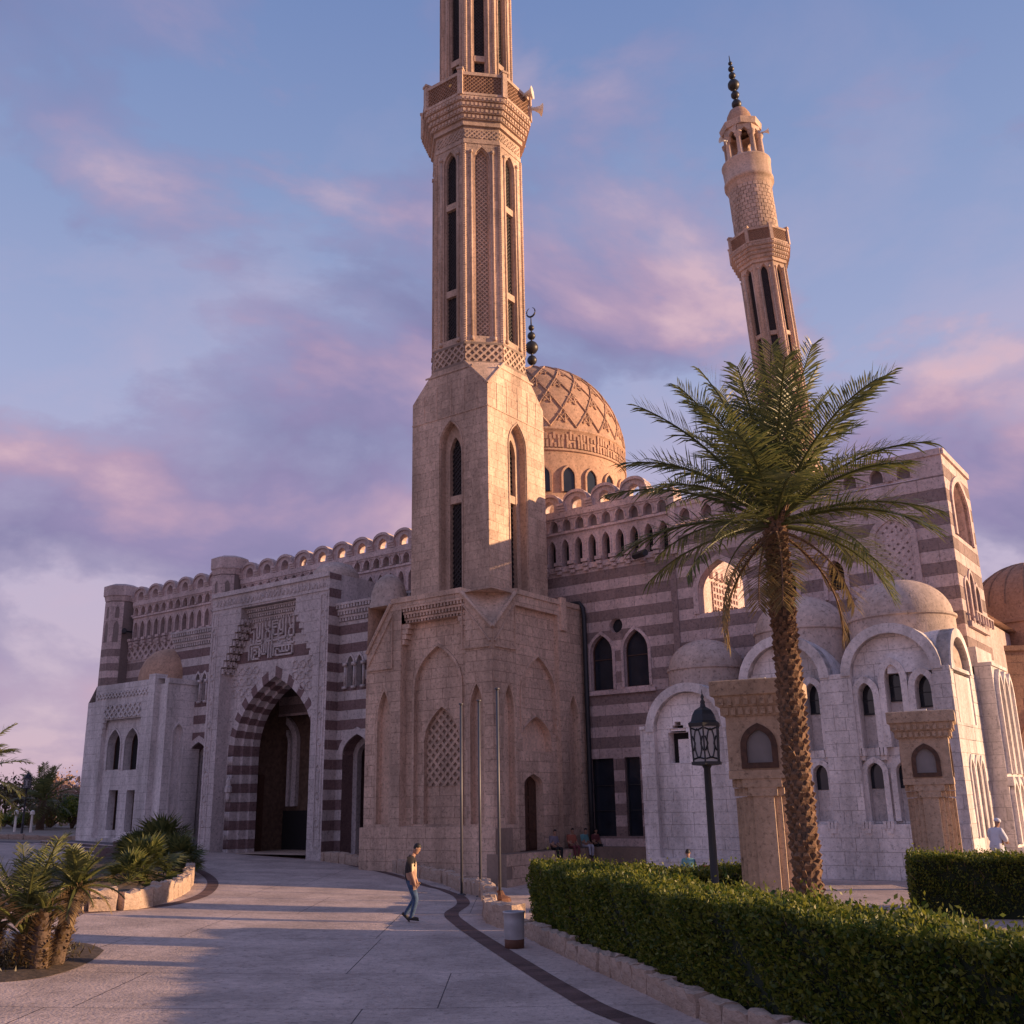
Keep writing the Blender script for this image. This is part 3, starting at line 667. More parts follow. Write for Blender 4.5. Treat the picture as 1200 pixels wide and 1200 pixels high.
for k in range(8):
    t = k*math.pi/4+.3; c_ = (m2[0]+rl*math.cos(t), m2[1]+rl*math.sin(t)); q = MB(); q.lathe((c_[0], c_[1], 0), [(.32, zrt), (.32, zrt+.25), (.22, zrt+.35), (.2, zl-.9), (.3, zl-.75), (.34, zl-.5)], 10); B.part('column', q, 'tan', True)
    t2 = t+math.pi/4; n_ = Vector((math.cos(t+math.pi/8), math.sin(t+math.pi/8), 0)); f_ = Frame(Vector((m2[0], m2[1], 0))+n_*rl*math.cos(math.pi/8), Vector((-n_.y, n_.x, 0)), n_); hw = rl*math.sin(math.pi/8)
    q = MB(); oa = arch(-hw+.2, hw-.2, zl-1.3, zl-.75, zl-.15)
    for p in subtract(rect(-hw, hw, zl-.9, zl+.25), oa): q.prism(f_, p, -.2, .12, back=True)
    B.part('lantern_arch', q, 'tan')
oc = MB(); oc.loft([oct_ring(m2, rl*.6, zl+.2), oct_ring(m2, rl*1.08, zl+.2), oct_ring(m2, rl*1.12, zl+.55), oct_ring(m2, rl*1.14, zl+.75), oct_ring(m2, rl*.6, zl+.8)]); B.part('lantern_cornice', oc, 'tan')
zd = m2z(867, 146); rd = m2w(29, 140); dm = MB(); hd = m2z(866, 126)-zd
dm.lathe((m2[0], m2[1], zd-.3), [(rd*.93, 0), (rd, .25), (rd*1.02, .25+hd*.2), (rd*.93, .25+hd*.5), (rd*.68, .25+hd*.8), (rd*.35, .25+hd*.95), (.05, hd+.3)], 28); B.part('dome', dm, 'dome', True)
finial(B, m2, zd+hd-.1, (.42, .36, .5, .3, .26, .18), 1, crescent=False)
for px, py, d in ((846, 163, (-1, -.4, 0)), (897, 155, (1, -.3, 0)), (864, 283, (-1, -.4, 0)), (915, 278, (1, -.2, 0))): horn(B, at_depth(px+ (0), py, M2Y-.8)+Vector(((p0.z-at_depth(px, py, M2Y).z)*-.0533, 0, 0)), d, 1.0)
B.finish(0)
B.e.rotation_euler.y = rad(-3.0)

# ------------------------------------------------------------------ prayer hall: striped wall, arcaded frieze, parapet
B = Building('prayer_hall', G(-8, -7, 0), 'prayer hall with striped stone wall, arcaded frieze and arched parapet behind the front minaret', 'building')
DH = -6.85; DH2 = -6.72; AL, AM, AR = -36.3, 4.82, 16.22; ZF = 13.0; ZP = 15.84
h_fn = bandfn('light', 'dark', 12.75)
w1 = pxarch(FL, DH, 693, 719, 809, 765, 744); w2 = pxarch(FL, DH, 732, 761, 804, 762, 737)
cs, cz = FL.S(722, 733, DH); circ = [(cs+.33*math.cos(t*math.pi/8), cz+.33*math.sin(t*math.pi/8)) for t in range(16)]
g1 = pxrect(FL, DH, 694, 721, 980, 889); g2 = pxrect(FL, DH, 734, 752, 980, 887)
big = pxarch(FL, DH2, 819, 873, 716, 690, 655, 8); sA = pxarch(FL, DH2, 916, 934, 703, 682, 669); sB = pxarch(FL, DH2, 970, 991, 692, 672, 656)
big = [(a, min(z, 99)) for a, z in big]
regR = [rect(-2.8, AM, 0, ZF)]; regR2 = [rect(AM, AR, 0, ZF+1.2)]; Z0 = 12.75-28*BAND
panel(B, FL, regR, [w1, w2, circ, g1, g2], DH, Z0, BAND, 1.0, h_fn)
panel(B, FL, regR2, [big, sA, sB], DH2, Z0, BAND, 1.0, h_fn)
panel(B, FL, [rect(AL, -6.0, 7.5, ZF)], [], DH, Z0, BAND, 1.15, h_fn)
for o_ in (w1, w2): B.window(FL, o_, DH, .3, 'light', 'glass', (0, 1), mould=.13, mmat='light')
B.niche(FL, circ, DH, .3, 'glass', 'light', 'round_window')
for o_ in (g1, g2): B.window(FL, o_, DH, .25, 'dark', 'glass', (0, 2), frame='iron', name='glazed_panel')
sl = MB(); a0 = bb(w1)[0]-.3; a1 = bb(w2)[1]+.3; sl.fbox(FL, a0, a1, bb(w1)[2]-.22, bb(w1)[2]-.04, DH-.1, DH+.14); B.part('window_sill', sl, 'light')
for o_ in (sA, sB):
    B.window(FL, o_, DH2, .45, 'light', 'black', (0, 0), mould=.16, mmat='light')
    a0, a1, z0, _ = bb(o_); k = MB()
    for q in (a0-.16, a1+.02): k.fbox(FL, q, q+.15, z0-.35, z0+.05, DH2, DH2+.12)
    B.part('bracket', k, 'light')
# big open arch on to the sunlit terrace
mo = MB(); mo.ring(FL, grow(big, .22), big, DH2-.05, DH2+.08); mo.reveal(FL, big, DH2-.5, DH2); B.part('open_arch', mo, 'light')
tw = MB(); FT = frame_right(5.25, DH2-.5); tw.sheet(FT, rect(0, 11, 9.4, 13.6), 0); to = B.part('terrace_wall', tw, 'light')
lattice(B, FT, rect(2.3, 5.2, 10.7, 12.1), 0, .3, .1, 'light', 'carved_panel', parent=to, thick=.07, diag=False)
tt = MB()
for i in range(6): tt.fbox(FT, 2.2+i*.55, 2.5+i*.55, 12.25, 12.62, 0, .16)
B.part('corbel_row', tt, 'light', parent=to)
fm = MB(); fm.quad(G(4.9, DH2-.5, 9.5), G(AR, DH2-.5, 9.5), G(AR, -18, 9.5), G(4.9, -18, 9.5)); B.part('terrace_floor', fm, 'tan')
cr_ = MB()
a0, a1, z0, _ = bb(big); rr_ = random.Random(4)
for i in range(26):
    a = a0+(a1-a0)*i/25; hgt = .06+.10*rr_.random(); cr_.fbox(FL, a-.025, a+.03, z0, z0+hgt, DH2-.42, DH2-.38)
cr_.fbox(FL, a0, a1, z0+.02, z0+.05, DH2-.43, DH2-.37); B.part('sill_railing', cr_, 'brown')
# wall behind the opening so that the thick wall reads as solid
fb = MB()
for p in subtract([(AM, 0), (AR, 0), (AR, ZF+1.2), (AM, ZF+1.2)], big): fb.sheet(FL, p, DH2-.5)
B.part('inner_wall', fb, 'light')
# pilaster at the joint and relief panel on the right
pl = MB(); pl.fbox(FL, AM-.16, AM+.12, 4, ZF+.3, DH, DH2+.06); B.part('pilaster', pl, 'dark')
ra = pxarch(FL, DH2, 1029, 1072, 690, 630, 608); mo = MB(); mo.ring(FL, grow(ra, .22), ra, DH2, DH2+.1); ro = B.part('blind_arch', mo, 'light'); lattice(B, FL, ra, DH2+.02, .24, .15, 'light', 'carved_panel', parent=ro, thick=.025)
# friezes: upper and lower arcade rows
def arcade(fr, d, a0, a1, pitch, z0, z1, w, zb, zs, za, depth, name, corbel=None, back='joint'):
    n = max(1, round((a1-a0)/pitch)); p = (a1-a0)/n; wm = MB(); bm_ = MB(); hm = MB(); km = MB()
    for i in range(n):
        c = a0+(i+.5)*p; o_ = arch(c-w/2, c+w/2, zb, zs, za, 4)
        for q in subtract(rect(c-p/2, c+p/2, z0, z1), o_): wm.sheet(fr, q, d)
        bm_.reveal(fr, o_, d-depth, d); bm_.sheet(fr, o_, d-depth, 1)
        hm.ring(fr, grow(o_, .055), o_, d-.01, d+.05)
        if corbel is not None:
            x = c-p/2
            for j in range(3): km.fbox(fr, x-.17+.03*j, x+.17-.03*j, zb+.02-.2*j-.16 + .18, zb+.02-.2*j+.18, d-.02, d+corbel*(1-.28*j))
        else:
            x = c-p/2; km.fbox(fr, x-.09, x+.09, zb-.02, zb+.1, d-.02, d+.1)
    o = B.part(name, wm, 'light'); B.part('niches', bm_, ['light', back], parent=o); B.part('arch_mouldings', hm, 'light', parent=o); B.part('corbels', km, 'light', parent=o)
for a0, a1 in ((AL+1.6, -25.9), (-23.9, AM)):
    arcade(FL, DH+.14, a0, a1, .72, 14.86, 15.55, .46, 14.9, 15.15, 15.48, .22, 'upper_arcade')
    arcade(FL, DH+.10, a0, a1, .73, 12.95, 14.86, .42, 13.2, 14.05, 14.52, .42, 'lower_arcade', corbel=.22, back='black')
    cn = MB(); cn.fbox(FL, a0, a1, 15.55, ZP, DH-.8, DH+.24); cn.fbox(FL, a0, a1, 15.45, 15.56, DH-.2, DH+.19); cn.fbox(FL, a0, a1, 14.76, 14.87, DH-.2, DH+.2); B.part('cornice', cn, 'light')
arcade(FL, DH2+.03, AM+.2, AR-.9, 1.0, 14.2, 15.0, .5, 14.3, 14.55, 14.88, .25, 'upper_arcade')
cn = MB(); cn.fbox(FL, AM, AR, 15.0, 15.24, DH2-.5, DH2+.08); cn.fbox(FL, AR-.9, AR, 14.2, 15.0, DH2-.4, DH2+.02); cn.fbox(FL, AM, AM+.2, 14.2, 15.0, DH2-.4, DH2+.02); cn.fbox(FL, AM, AM+.3, 12.9, 15.9, DH-.5, DH+.3); B.part('cornice', cn, 'light')
# parapet merlons: little vaulted hoods pierced by an arch
FZ = Frame((0, 0, 0), Vector((1, 0, 0)), Vector((0, -1, 0)))
def merlon_mesh():
    mb = MB(); P_ = 1.545; outl = [(-P_/2, 0), (P_/2, 0), (P_/2, .42)]
    for i in range(11):
        t = math.pi*i/10; outl.append((.66*math.cos(t), .42+.52*math.sin(t)**.85 if 0 < i < 10 else .42))
    outl.append((-P_/2, .42)); hole = None
    xs = sorted({-P_/2, P_/2, -.3, .3} | {round(.66*math.cos(math.pi*i/10), 4) for i in range(11)})
    # strips between hole and crest
    def top(x):
        if abs(x) >= .66: return .42
        return .42+.52*math.sin(math.acos(max(-1, min(1, x/.66))))**.85
    def holetop(x):
        if abs(x) >= .3-1e-6: return None
        u = 1-abs(x)/.3; t = math.sqrt(u); return (1-t)**2*.36+2*t*(1-t)*(.36+.62*.3)+t*t*.66
    fine = sorted(set(xs+[-.3+.6*i/8 for i in range(9)]))
    d0, d1 = .0, .52
    for x0, x1 in zip(fine, fine[1:]):
        inside = abs((x0+x1)/2) < .3
        for y in (0, d1):
            if inside:
                h0 = holetop(x0) or .36; h1 = holetop(x1) or .36
                mb.quad((x0, y, h0), (x1, y, h1), (x1, y, top(x1)), (x0, y, top(x0))); mb.quad((x0, y, 0), (x1, y, 0), (x1, y, .08), (x0, y, .08))
            else: mb.quad((x0, y, 0), (x1, y, 0), (x1, y, top(x1)), (x0, y, top(x0)))
        mb.quad((x0, 0, top(x0)), (x1, 0, top(x1)), (x1, d1, top(x1)), (x0, d1, top(x0)))
        if inside:
            mb.quad((x0, 0, holetop(x0) or .36), (x1, 0, holetop(x1) or .36), (x1, d1, holetop(x1) or .36), (x0, d1, holetop(x0) or .36)); mb.quad((x0, 0, .08), (x1, 0, .08), (x1, d1, .08), (x0, d1, .08))
    for s_ in (-1, 1): mb.quad((s_*.3, 0, .08), (s_*.3, d1, .08), (s_*.3, d1, .36), (s_*.3, 0, .36)); mb.quad((s_*P_/2, 0, 0), (s_*P_/2, d1, 0), (s_*P_/2, d1, .42), (s_*P_/2, 0, .42))
    for s_ in (-1, 1):
        for j in range(3): mb.box(s_*.772-.2+(.2 if s_ < 0 else 0), s_*.772+(.2 if s_ < 0 else 0), -.22+.06*j, .0, .26-.12*j, .38-.12*j)
    # hood moulding
    for x0, x1 in zip(fine, fine[1:]):
        if abs(x0) <= .66 and abs(x1) <= .66:
            a, b_ = top(x0), top(x1); mb.quad((x0, -.1, a-.1), (x1, -.1, b_-.1), (x1, -.1, b_+.04), (x0, -.1, a+.04)); mb.quad((x0, -.1, a+.04), (x1, -.1, b_+.04), (x1, .2, b_+.04), (x0, .2, a+.04)); mb.quad((x0, -.1, a-.1), (x1, -.1, b_-.1), (x1, 0, b_-.1), (x0, 0, a-.1))
    return mb.mesh('merlon', 'light')
mm = merlon_mesh()
def put(me, name, p, rz, parent):
    o = bpy.data.objects.new(name, me); COL.objects.link(o); o.parent = parent; o.location = Vector(p)-parent.location; o.rotation_euler.z = rz; return o
a = AL+2.3
while a < AM-.3:
    if not (-26.2 < a < -23.6): put(mm, 'merlon', G(a, DH+.16, ZP), FL.rot, B.e)
    a += 1.545
# corner and intermediate turrets
def turret(a, z0, r_, zt, banded):
    c = G(a, DH+.25); t = MB(); t.loft([oct_ring(c, r_, z0), oct_ring(c, r_, zt-1.2)]); to = B.part('turret', t, 'joint')
    for i, fr in enumerate(oct_frames(c, r_)):
        if i not in (0, 1, 7): continue
        hf = r_*math.tan(math.pi/8); o1 = arch(-.17, .17, 13.2, 14.2, 14.6, 4); o2 = arch(-.13, .13, zt-2.3, zt-1.8, zt-1.55, 4)
        B.ashlar(fr, [rect(-hf, hf, z0, zt-1.2)], [o1, o2] if z0 < 13 else [o2], .0, 12.75-28*BAND, BAND, .9, (lambda k, z: h_fn(k, z) if z < 12.7 else 'light'))
        for o_ in ((o1, o2) if z0 < 13 else (o2,)): B.niche(fr, o_, .02, .1, 'black', 'light', parent=to)
    cp = MB(); cp.loft([oct_ring(c, r_-.1, zt-1.2), oct_ring(c, r_+.03, zt-1.15), oct_ring(c, r_+.10, zt-.85), oct_ring(c, r_+.16, zt-.8), oct_ring(c, r_+.17, zt-.15), oct_ring(c, r_*.8, zt+.02)], cap1=True); B.part('turret_cap', cp, 'light', parent=to)
turret(AL+.3, 6, .92, 17.1, True); turret(-24.9, 14.0, .92, 17.3, False)
# carved panel on the left part of the wall, spotlight
lattice(B, FL, pxrect(FL, DH, 146, 214, 771, 746), DH, .42, .16, 'light', 'carved_panel', thick=.07)
sp = MB()
for px, py in ((150, 740), (752, 651)):
    s_, z_ = FL.S(px, py, DH+.3); p = FL.P(s_, z_, DH+.5); sp.tube([FL.P(s_-.3, z_, DH+.4), FL.P(s_+.5, z_-.05, DH+.9)], .16, 8); sp.tube([FL.P(s_, z_, DH), FL.P(s_, z_, DH+.5)], .05, 6)
B.part('floodlight', sp, 'iron')
# right-hand side wall with the tall open arch and triple window
FS = frame_right(AR, DH2); sa = arch(.75, 3.3, 12.0, 13.3, 14.4, 8); tw = [arch(.75+.82*i, 1.4+.82*i, 8.75, 10.0 if i != 1 else 10.3, 10.35 if i != 1 else 10.75, 4) for i in range(3)]
panel(B, FS, [rect(0, 4.2, 0, 15.24)], [sa]+tw, 0, Z0, BAND, 1.0, h_fn)
mo = MB(); mo.ring(FS, grow(sa, .22), sa, -.1, .09); mo.reveal(FS, sa, -.6, 0); mo.sheet(FS, sa, -.6); B.part('blind_arch', mo, 'light')
for o_ in tw: B.window(FS, o_, 0, .35, 'light', 'glass', (0, 1), mould=.12)
sr = MB(); sr.fbox(FS, .5, 3.4, 8.5, 8.72, -.1, .15); sr.fbox(FS, .5, 3.4, 9.0, 9.06, .3, .36)
for i in range(7): sr.fbox(FS, .55+.45*i, .62+.45*i, 8.7, 9.0, .28, .36)
B.part('balcony_rail', sr, 'light')
sc = MB(); sc.fbox(FS, 0, 4.2, 15.02, 15.24, -.5, .1); B.part('cornice', sc, 'light')
bk = MB(); bk.fbox(FS, 3.7, 4.2, 0, 15.2, -1.0, -.01); B.part('rear_pier', bk, 'light')
# hall body, roof and main dome
q = MB(); q.fbox(FL, 11.7, 12.3, 9.5, 14.0, -11.6, -9.3); B.part('sun_blocker', q, 'light')  # unseen pier added to stop sun passing through the open arch
bd = MB(); bd.fbox(FL, AL+.3, AM, 0, 15.5, -40, DH-.9); bd.fbox(FL, AM, AR-.3, 0, 9.4, -40, DH2-.6); B.part('hall_body', bd, 'light')
DC = at_depth(628, 600, 61.0); dc = (DC.x, DC.y, 0)
zw0, zw1 = at_depth(660, 577, 55.6).z, at_depth(660, 548, 55.6).z; Rd = 5.7
dz0 = zw1+1.0
dr = MB(); dr.lathe(dc, [(Rd, 14.0), (Rd, dz0)], 64); B.part('drum', dr, 'dome', True)
for k in range(24):
    t = 2*math.pi*k/24+.06; n_ = Vector((math.cos(t), math.sin(t), 0)); f_ = Frame(Vector(dc)+n_*(Rd+.005), Vector((-n_.y, n_.x, 0)), n_)
    if n_.y > .35: continue
    o_ = arch(-.36, .36, zw0, zw1-.55, zw1, 5); q = MB(); q.sheet(f_, o_, .03); wo_ = B.part('drum_window', q, 'glass'); q = MB(); q.ring(f_, grow(o_, .12), o_, -.1, .12, open_bottom=False); B.part('window_surround', q, 'dome', parent=wo_)
ztop = at_depth(626, 441, 61).z; H = ztop-dz0-1.4
def dome_r(t): return Rd*1.01*(math.cos(t*math.pi/2)**.82 if t < 1 else 0)
def dome_z(t): return dz0+1.4+H*math.sin(t*math.pi/2)**1.12
dm = MB(); dm.lathe(dc, [(Rd, dz0), (Rd+.1, dz0), (Rd+.1, dz0+.1), (Rd+.02, dz0+.12), (Rd+.02, dz0+1.3), (Rd+.09, dz0+1.32), (Rd+.09, dz0+1.4)]+[(max(.02, dome_r(i/20)), dome_z(i/20)) for i in range(21)], 64); do = B.part('dome', dm, 'dome', True)
st = MB()
def dp(u, t, off=.03): r_ = dome_r(min(t, .995))+off; return (dc[0]+r_*math.cos(u), dc[1]+r_*math.sin(u), dome_z(min(t, .995))+off*.4*t)
NR = 22
for k in range(NR):
    u0 = 2*math.pi*k/NR
    for s_ in (-1, 1):
        pts = []; 
        for i in range(25):
            t = .02+.9*i/24; zig = [0, 1, 0, 1, 0, 1][0]; ph = (i/24*6) % 2; tri = ph if ph < 1 else 2-ph; pts.append(dp(u0+s_*tri*math.pi/NR, t))
        st.tube(pts, .055, 4)
    for t0 in (.1, .26, .41, .56):   # small stars between the straps
        for j in range(5):
            a_ = j*2*math.pi/5; b2 = (j+2)*2*math.pi/5; ru = .07; rt_ = .045; st.tube([dp(u0+math.pi/NR*(1 if t0 in (.1, .41) else 0)+ru*math.cos(a_), t0+rt_*math.sin(a_)), dp(u0+math.pi/NR*(1 if t0 in (.1, .41) else 0)+ru*math.cos(b2), t0+rt_*math.sin(b2))], .05, 4)
B.part('strapwork', st, 'dome', parent=do)
bn = MB(); rb = random.Random(8)
for k in range(150):
    u = 2*math.pi*k/150; 
    for j in range(2):
        hh = .2+.4*rb.random(); z0 = dz0+.2+j*.5; uu = u+rb.uniform(-.01, .01); R = Rd+.02; q = [(dc[0]+(R+o)*math.cos(uu+x), dc[1]+(R+o)*math.sin(uu+x), z) for o in (0, .07) for x, z in ((-.012, z0), (.012, z0), (.012, z0+hh), (-.012, z0+hh))]; bn.add(q, [(4, 5, 6, 7), (0, 4, 7, 3), (1, 2, 6, 5), (3, 7, 6, 2)])
B.part('carved_band', bn, 'dome', parent=do, kind='stuff')
finial(B, (dc[0], dc[1], 0), ztop-.1, (.38, .33, .44, .27, .2), 1.0)
sd_ = MB()
for px, py, w_ in ((456, 705, 43), (388, 668, 0)):
    if not w_: continue
    p = at_depth(px, py, 46.0); r_ = w_/FPX*(p-CAM).dot(cf)/2; sd_.lathe((p.x, p.y, p.z-.2), [(r_*1.03, -2), (r_*1.03, .1), (r_, .15), (r_*.96, .55), (r_*.8, 1.0), (r_*.5, 1.32), (r_*.2, 1.46), (.02, 1.48)], 32)
B.part('small_dome', sd_, 'dome_pale', True)
B.finish()
# downpipe in the corner
dp_ = MB(); pts = [G(.25, DH+.25, z) for z in (-.2, 3, 6, 10.6)] + [G(.2, DH+.22, 11.1), G(0, DH+.2, 11.35), G(-.9, DH+.2, 11.4)]; dp_.tube(pts, .11, 8)
tag(dp_.build('drainpipe', 'iron', None, True), 'dark metal drainpipe in the corner between minaret base and striped wall', 'pipe')

# ------------------------------------------------------------------ entrance block: low front wall and the tall portal
B = Building('entrance_block', G(-16.8, -3, 0), 'entrance front with tall banded portal arch, inscription panel and two side doorways', 'building')
DN, DP = -3.6, -2.8; PC = -16.8; PW = 4.55; PT = 13.95; NT = 12.4
n_fn = bandfn('portal', 'maroon', 11.3); Zn = 11.3-26*BAND
ld = arch(-23.75, -21.9, .2, 5.2, 6.15); rd = arch(-11.8, -9.9, .1, 5.0, 5.95)
ltw = [arch(-23.45+.58*i, -23.08+.58*i, 8.35, 9.5, 9.9, 4) for i in range(2)]; rtw = [arch(-11.62+.62*i, -11.22+.62*i, 8.25, 9.35, 9.75, 4) for i in range(2)]
for reg, ops in ((rect(-25.6, PC-PW, 0, NT-.9), [ld]+ltw), (rect(PC+PW, -6.85, 0, NT-.9), [rd]+rtw)):
    panel(B, FL, [reg], [grow(o, .02) for o in ops], DN, Zn, BAND, .95, n_fn)
for a0, a1 in ((-25.6, PC-PW), (PC+PW, -6.85)):
    dentils(B, FL, a0, a1, NT-.9, NT, DN, 3, .2, 'portal', proud=.13)
for o_ in ltw+rtw:
    B.niche(FL, o_, DN, .3, 'black', 'portal', 'window', mould=.1, mmat='portal')
for grp in (ltw, rtw):
    q = MB(); 
    for i in range(3):
        x = grp[0][0][0]-.1+i*(grp[1][0][0]-grp[0][0][0]); p = FL.P(x, 0, DN+.08); z0 = grp[0][0][1]; q.tube([(p[0], p[1], z0), (p[0], p[1], z0+1.0)], .07, 8); q.fbox(FL, x-.11, x+.11, z0+1.0, z0+1.16, DN, DN+.2); q.fbox(FL, x-.11, x+.11, z0-.12, z0, DN, DN+.2)
    B.part('colonette', q, 'portal', True)
def voussoirs(fr, out_o, out_i, d0, d1, mats, start=2):
    n = len(out_o)
    for k in range(start, n-1):
        q = MB(); a, b_, c, d = out_o[k], out_o[k+1], out_i[k+1], out_i[k]
        q.prism(fr, [d, c, b_, a][::-1] if area([d, c, b_, a]) < 0 else [d, c, b_, a], d0, d1, back=True); B.part('voussoir', q, mats[(k) % 2])
    q = MB(); a, b_, c, d = out_o[-1], out_o[0], out_i[0], out_i[-1]
def banded_strip(fr, a0, a1, z0, z1, d0, d1, fn, zs=Zn):
    """vertical pier of alternating stones"""
    z = zs; k = 0
    while z < z1-.02:
        za, zb_ = max(z, z0), min(z+BAND, z1)
        if zb_-za > .03:
            q = MB(); q.fbox(fr, a0+.004, a1-.004, za+.006, zb_-.006, d0, d1); B.part('stone_block', q, fn(k, z))
        z += BAND; k += 1
for o_, lo in ((ld, True), (rd, False)):
    g_ = grow(o_, .3); voussoirs(FL, g_, o_, DN-.1, DN+.06, ('portal', 'portal'))
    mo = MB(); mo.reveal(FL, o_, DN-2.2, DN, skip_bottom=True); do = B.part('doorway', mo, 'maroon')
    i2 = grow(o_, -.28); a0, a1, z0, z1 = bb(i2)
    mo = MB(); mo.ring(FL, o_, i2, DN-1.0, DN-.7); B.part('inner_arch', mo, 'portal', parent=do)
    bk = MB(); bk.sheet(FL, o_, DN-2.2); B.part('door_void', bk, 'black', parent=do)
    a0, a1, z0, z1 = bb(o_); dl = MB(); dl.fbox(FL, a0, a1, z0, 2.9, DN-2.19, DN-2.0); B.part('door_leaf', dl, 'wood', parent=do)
# portal mass
pf = MB()
inner = rect(PC-3.85, PC+3.85, 0, 10.4)
recL, recR, recT = PC-3.55, PC+3.55, 12.95
steps = []            # stepped (stalactite) shoulders of the recess
rect_list = [rect(recL, recR, 0, 9.9)]
zz = 9.9; ins = 0
for i in range(7):
    ins = .2*(i+1); rect_list.append(rect(recL+ins, recR-ins, zz, zz+.36)); zz += .36
rect_list.append(rect(recL+1.42, recR-1.42, zz, recT))
panel(B, FL, [rect(PC-PW, PC+PW, 0, PT)], rect_list, DP, .05, .55, 1.05, M_('portal'), relief=.012)
sd2 = MB()
for x in (PC-PW, PC+PW):
    sd2.quad(FL.P(x, 0, DP), FL.P(x, 0, -7), FL.P(x, PT, -7), FL.P(x, PT, DP))
sd2.quad(FL.P(PC-PW, PT, DP), FL.P(PC+PW, PT, DP), FL.P(PC+PW, PT, -6.8), FL.P(PC-PW, PT, -6.8)); B.part('portal_body', sd2, 'portal')
frP = frame_right(PC+PW, DP); B.ashlar(frP, [rect(0, .8, 0, PT)], [], 0, Zn, BAND, .8, n_fn, .01)
# stepped recess edges + back wall
DRb = DP-.75; eg = MB()
for k, r_ in enumerate(rect_list):
    a0, a1, z0, z1 = bb(r_)
    eg.quad(FL.P(a0, z0, DRb), FL.P(a0, z1, DRb), FL.P(a0, z1, DP), FL.P(a0, z0, DP)); eg.quad(FL.P(a1, z0, DRb), FL.P(a1, z1, DRb), FL.P(a1, z1, DP), FL.P(a1, z0, DP))
    if k+1 < len(rect_list):
        b0, b1, _, _ = bb(rect_list[k+1])
        for x0, x1 in ((a0, b0), (b1, a1)): eg.quad(FL.P(x0, z1, DRb), FL.P(x1, z1, DRb), FL.P(x1, z1, DP), FL.P(x0, z1, DP))
    else: eg.quad(FL.P(a0, z1, DRb), FL.P(a1, z1, DRb), FL.P(a1, z1, DP), FL.P(a0, z1, DP))
B.part('recess_edge', eg, 'portal')
for s_ in (-1, 1):
    for k in range(8):
        st = MB(); zk = 9.55+.36*k
        for j in range(5):
            dd = DP-.08-.14*j; x = PC+s_*(3.55-.2*k-.02-.03*j); st.fbox(FL, x-.14 if s_ > 0 else x, x if s_ > 0 else x+.14, zk+.1*(j % 2), zk+.26+.05*(j % 2), dd-.05, dd+.045)
        B.part('stalactite_step', st, 'portal')
RO = 3.42; o_out = arch(PC-RO, PC+RO, .1, 5.4, 9.75, 10, .66); o_in = arch(PC-RO+.72, PC+RO-.72, .1, 5.4, 8.75, 10, .66)
rb_fn = bandfn('portal', 'maroon', 11.9)
backs = subtract_all([r for r in rect_list], [o_out])
panel(B, FL, rect_list, [o_out], DRb, Zn, BAND*1.3, 1.1, lambda k, z: ('maroon' if (z > 9.7 and k % 2 == 0) else 'portal'), relief=.014)
dentils(B, FL, recL+1.46, recR-1.46, 12.2, 12.92, DRb, 3, .18, 'portal', proud=.16)
# banded arch in three receding orders
dcur = DRb+.04; ro, ri, zo = RO, RO-.72, 9.75
orders = [(3.42, 3.0, 9.75, 9.2), (3.0, 2.78, 9.2, 9.0), (2.78, 2.58, 9.0, 8.85)]
for j, (ro, ri, zo, zi) in enumerate(orders):
    oo = arch(PC-ro, PC+ro, .1, 5.4, zo, 12, .66); oi = arch(PC-ri, PC+ri, .1, 5.4, zi, 12, .66)
    d1 = dcur-.45*j; d0 = d1-.47; voussoirs(FL, oo, oi, d0, d1, ('portal', 'maroon'))
    for s_ in (-1, 1):
        x0, x1 = sorted((PC+s_*ri, PC+s_*ro)); banded_strip(FL, x0, x1, 0, 5.4, d0, d1, n_fn)
        if j == 0:
            for i in range(3):     # clustered shafts on the front piers
                x = PC+s_*(3.06+.14*i); q = MB(); p = FL.P(x, 0, d1+.0); 
                z = Zn; k = 0
                while z < 5.4:
                    za, zb_ = max(z, .05), min(z+BAND, 5.4)
                    if zb_-za > .05: q.tube([(p[0], p[1], za+.004), (p[0], p[1], zb_-.004)], .06, 8, m=0 if n_fn(k, z) == 'portal' else 1)
                    z += BAND; k += 1
                B.part('clustered_shaft', q, ['portal', 'maroon'], True)
# hanging wall lantern on the left pier
wl = MB(); p = FL.P(PC-3.05, 0, dcur+.16); wl.lathe((p[0], p[1], 0), [(.02, 4.2), (.14, 4.05), (.14, 3.75), (.2, 3.7), (.2, 3.45), (.12, 3.4), (.12, 3.1), (.03, 2.95)], 8); B.part('wall_lantern', wl, 'portal')
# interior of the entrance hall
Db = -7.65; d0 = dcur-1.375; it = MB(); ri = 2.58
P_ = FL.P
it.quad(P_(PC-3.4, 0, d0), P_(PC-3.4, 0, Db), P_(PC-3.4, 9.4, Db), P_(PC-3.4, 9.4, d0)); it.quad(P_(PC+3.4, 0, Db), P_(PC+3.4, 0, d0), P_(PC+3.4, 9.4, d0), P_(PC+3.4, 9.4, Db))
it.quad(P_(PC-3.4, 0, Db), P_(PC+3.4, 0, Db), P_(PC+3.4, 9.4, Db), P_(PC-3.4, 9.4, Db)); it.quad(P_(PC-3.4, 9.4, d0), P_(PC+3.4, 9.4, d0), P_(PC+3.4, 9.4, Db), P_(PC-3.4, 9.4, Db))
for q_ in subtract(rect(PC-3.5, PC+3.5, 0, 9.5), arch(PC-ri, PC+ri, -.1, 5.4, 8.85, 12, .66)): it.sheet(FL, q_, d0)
io = B.part('vestibule', it, 'dim_interior')  # walls coloured dark to paint in the dimness of the entrance hall
FI = frame_right(PC-3.4, 0)
